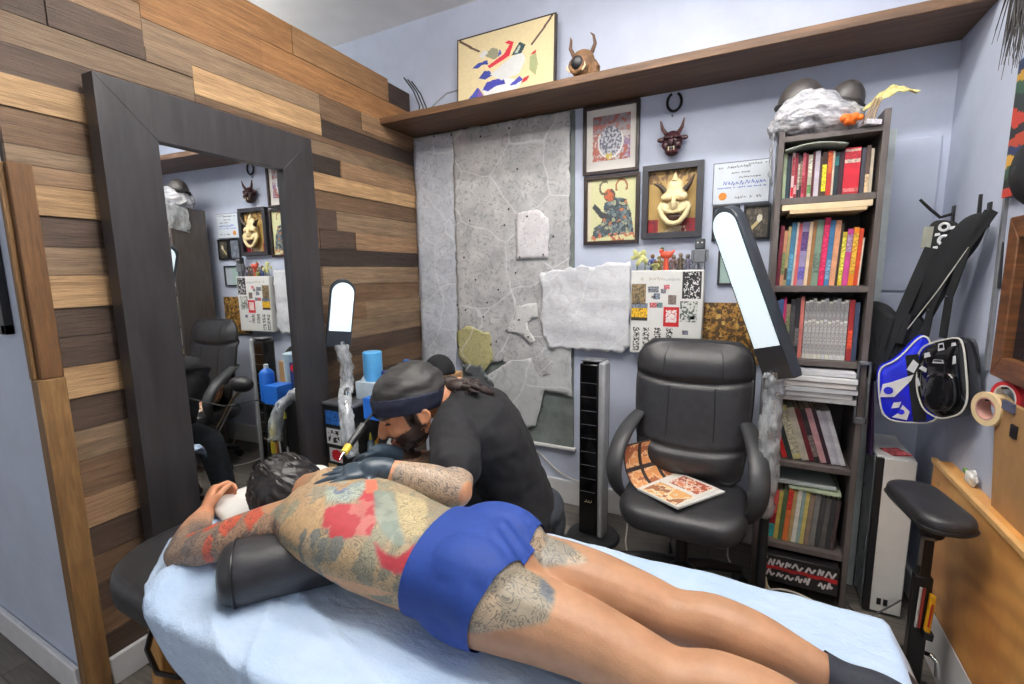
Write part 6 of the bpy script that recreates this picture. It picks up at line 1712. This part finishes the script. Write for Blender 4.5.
# ---- tattooist
AM, AP, AMx = artist_meshes()
dL = V((-.86,-.16,.02)).normalized()
ahc = AP(0,0,0); af, al, au = AMx.col[0].copy(), AMx.col[1].copy(), AMx.col[2].copy()
def artist_skin(p, n):
    q = fbm(p.x, p.y+p.z, 12, 81); q2 = fbm(p.x, p.y-p.z, 28, 82, 3)
    h = p-ahc; a, b_, c_ = h.dot(af)/1.15, h.dot(al)/1.15, h.dot(au)/1.15
    if h.length < .19:
        k = (206,142,104)
        jaw = (c_ < -.052 and a > -.01 and not (abs(b_) < .0 )) or (abs(b_) > .05 and c_ < .0 and .0 < a < .035)
        if jaw and q2 > -.35: k = (70,52,44)
        if a > .07 and abs(abs(b_)-.032) < .020 and abs(c_-.012) < .007: k = (52,40,36)   # brows
        if a > .08 and abs(c_+.078) < .010 and abs(b_) < .024: k = (170,96,84)
        return k, 0
    if p.z < .92 and p.y < 1.08 and p.z > .6 and p.x > -1.0:     # left forearm
        if p.x > -.84:
            k = (182,160,138) if q > -.1 else (160,146,132)
            if p.x > -.672: k = (206,150,112)
            return k, (.6 if p.x < -.675 else .1)
        return (218,160,122), 0
    if p.z < .80 and p.y < 1.44 and p.x < -1.0 and p.z > .6: return ((186,150,124) if q > 0 else (200,160,130)), .45
    return (206,150,112), 0
paint(AM['body'], artist_skin)
t = thing('person', 'tattooist in a black T-shirt, dark headband and gloves leaning over the client back', 'person', (-.72,1.5,0))
obj('body', AM['body'], skinm, t, ang=180)
tee = mat('black_tshirt', (25,25,29), .85, var=.2, scale=18)
obj('t_shirt', AM['shirt'], tee, t, ang=180)
obj('trousers', AM['pants'], mat('charcoal_denim', (52,58,66), .8, var=.2, scale=40), t, ang=180)
nit = mat('slate_nitrile', (48,62,74), .35, var=.12)
obj('glove', AM['glove'], nit, t, ang=180); obj('glove', AM['glove2'], nit, t, ang=180)
for an, s in (((-1.03,1.36,.09),-1),((-1.06,1.60,.09),1)):
    g = G(); limb(g, [V(an)+V((.045,0,-.035)), V(an)+V((-.05,-.005,-.045)), V(an)+V((-.17,-.02,-.055))], [(.046,.050),(.050,.042),(.044,.030)])
    g.bx(an[0]-.21,an[0]+.09,an[1]-.055,an[1]+.045,0.0,.018)
    obj('shoe', fuse('shoe', g, .007, 5), black_plastic, t, ang=180)
# dark cloth wrapped round the head: crown grey-black, band navy
def wrap(lo, hi, off, nm, m, ripple):
    bm = bmesh.new(); bmesh.ops.create_icosphere(bm, subdivisions=5, radius=1)
    c0 = AP(-.014,0,.026)
    zup = (au*.95-af*.34).normalized(); pf = AP(.10,0,.024)
    for v in bm.verts:
        d = v.co.copy(); q = af*(d.x*(.113+off))+al*(d.y*(.090+off))+au*(d.z*(.096+off)); q *= 1.15
        ang_ = math.atan2(d.y, d.x); hgt = q.dot(zup)
        q *= 1 + ripple*math.sin(hgt*150 + 2.2*math.sin(ang_*1.5) + 3*fbm(d.x,d.y,1.5,44))
        v.co = c0+q
    gm = lambda: bm.verts[:]+bm.edges[:]+bm.faces[:]
    bmesh.ops.bisect_plane(bm, geom=gm(), plane_co=pf+zup*lo, plane_no=-zup, clear_outer=True)
    if hi is not None: bmesh.ops.bisect_plane(bm, geom=gm(), plane_co=pf+zup*hi, plane_no=zup, clear_outer=True)
    m_ = bpy.data.meshes.new(nm); bm.to_mesh(m_); bm.free()
    return obj(nm, m_, m, t, solid=.006, ang=180)
band = wrap(0, .058, .0055, 'headband', mat('navy_cloth', (28,34,56), .8, var=.2, scale=40), .010)
wrap(.054, None, .004, 'head_wrap', mat('charcoal_wrap', (46,45,45), .55, var=.6, scale=16, stretch=(1,1,5)), .022)
# curly dark hair tied behind
g = G(); r = random.Random(8)
c0 = V((-.905,1.345,1.005))
for k in range(46):
    a = r.uniform(0,6.28); b0 = r.uniform(-1,1); s = r.uniform(.4,1)
    p = c0+V((math.cos(a)*.055*s+ .02, math.sin(a)*.035*s, b0*.024*s))
    e = p+V((r.uniform(.0,.05), r.uniform(-.02,.03), r.uniform(-.03,.01)))
    mid = (p+e)/2+V((r.uniform(-.015,.015),r.uniform(-.015,.015),r.uniform(-.012,.016)))
    g.tube([p,mid,e], [.008,.009,.003], 6)
g.sph(c0, (.052,.036,.024)); g.tube([AP(-.12,0,.0),AP(-.15,0,-.005),c0], [.03,.022,.024]); g.tube([c0,c0+V((.07,.03,-.012)),c0+V((.12,.05,-.03))], [.024,.020,.006])
obj('hair_tail', g, mat('dark_brown_hair', (46,34,30), .5, var=.5, scale=60), t, ang=180)
# eyes, brows and beard
for s in (-1,1):
    obj('eye', G().sph(AP(.084,s*.033,-.010), (.008,.013,.004), None, 14, 10), mat('eye_dark', (60,46,42), .3), t)
g = G()
r = random.Random(6)
for k in range(150):
    b0 = r.uniform(-1,1); c_ = r.uniform(-.122,-.066); a = .088-.085*abs(b0)**1.6 + (.012 if c_ > -.10 else 0)
    p = AP(a*1.0, b0*.056, c_+.05*abs(b0)**2)
    g.tube([p, p+(af*.5-au*.8+al*b0*.4).normalized()*.016], [.0042,.001], 5)
obj('beard', g, mat('dark_beard', (40,30,27), .6), t, ang=180)
# tattoo machine in the right glove
t = thing('tattoo_machine', 'dark tattoo machine with a yellow grip held in the tattooist right hand', 'tattoo machine', (-1.09,1.0,.845))
obj('body', G().tube([(-1.100,1.08,.915),(-1.097,1.045,.893),(-1.092,1.005,.870)], [.012,.013,.011], 14), black_plastic, t)
obj('grip', G().tube([(-1.092,1.005,.870),(-1.088,.980,.858)], [.013,.011], 14), mat('yellow_grip', (226,200,70), .4), t)
obj('needle_tip', G().tube([(-1.088,.980,.858),(-1.082,.955,.846)], [.006,.0015], 10), chrome, t)
obj('power_lead', G().tube([(-1.100,1.08,.915),(-1.11,1.13,.935),(-1.17,1.30,.82),(-1.28,1.48,.72),(-1.42,1.62,.735)], .0035, 8), black_plastic, t)
# stool
t = thing('stool', 'black round stool with a chrome back bar under the tattooist', 'stool', (-.69,1.52,0))
obj('seat', G().lathe((-.69,1.51,.27), [(.15,0),(.175,.012),(.18,.04),(.175,.066),(.15,.078),(.05,.08)], 36), black_leather, t)
obj('column', G().cyl((-.69,1.51,.05),(-.69,1.51,.275), .024), chrome, t)
for k in range(5):
    a = 2*PI*k/5; d = V((math.cos(a), math.sin(a), 0)); c0 = V((-.69,1.51,0))
    lg = obj('leg', G().tube([c0+V((0,0,.075)), c0+d*.21+V((0,0,.055))], [.02,.014], 10), black_metal, t)
    obj('caster', G().cyl(c0+d*.21+V((-d.y*.012,d.x*.012,.022)), c0+d*.21+V((d.y*.012,-d.x*.012,.022)), .022), black_plastic, lg)
obj('back_bar', G().tube([(-.75,1.62,.31),(-.78,1.72,.36),(-.84,1.77,.50),(-.93,1.79,.64),(-1.02,1.79,.72)], .013, 10), chrome, t)
obj('back_pad', G().sph((-1.03,1.78,.75), (.09,.05,.05), None, 24, 14), black_leather, t)
# ------------------------------------------------------------------ light: ceiling tube near the back wall, plus added unseen fill lights
def tube_light(name, label, x0, x1, y, z, w, strength, up=90):
    t = thing(name, label, 'ceiling light', ((x0+x1)/2, y, z))
    obj('housing', G().bx(x0,x1,y-w/2,y+w/2,z,min(CZ-.001,z+.05)), white_plastic, t, bevel=.004)
    if z < CZ-.1:
        obj('upper_diffuser', G().bx(x0+.02,x1-.02,y-w/2+.006,y+w/2-.006,z+.05,z+.056), emat('tube_glow_up_%d' % up, (255,250,242), up), t)
        for x in (x0+.2, x1-.2): obj('rod', G().cyl((x,y,z+.05),(x,y,CZ), .006), white_plastic, t)
    obj('diffuser', G().bx(x0+.02,x1-.02,y-w/2+.006,y+w/2-.006,z-.012,z), emat('tube_glow_%d' % int(strength*10), (255,250,242), strength), t)
tube_light('ceiling_light', 'long fluorescent ceiling light nearest the back wall, above the frame', -1.15, .45, 1.58, 2.92, .10, 64)
tube_light('ceiling_light', 'long hanging fluorescent light above the massage table, out of view', -1.35, .5, .85, 2.72, .20, 34)  # unseen fill lamp, added to light the table from above
tube_light('ceiling_light', 'hanging fluorescent light in the space behind the wood wall, out of view', -4.1, -2.5, 1.7, 2.36, .20, 4, 13)  # unseen lamp added to brighten the ceiling beyond the wood wall
def area(name, loc, rot, sx, sy, power, col=(1,1,1)):
    l = bpy.data.lights.new(name, 'AREA'); l.shape = 'RECTANGLE'; l.size = sx; l.size_y = sy; l.energy = power; l.color = col
    o = bpy.data.objects.new(name, l); COL.objects.link(o); o.location = loc; o.rotation_euler = rot
    return o
area('window_daylight', (-1.4,-2.1,1.7), (math.radians(82),0,0), 3.0, 2.2, 12, (.95,.97,1))  # weak fill added at the open front side, no window modelled
w = bpy.data.worlds.new('room_ambient'); scn.world = w; w.use_nodes = True
bg = w.node_tree.nodes['Background']; bg.inputs[0].default_value = (.96,.97,1.0,1); bg.inputs[1].default_value = .55
vs = scn.view_settings
vs.view_transform = 'Standard'; vs.look = 'None'; vs.exposure = -0.40; vs.gamma = 1; vs.use_curve_mapping = False
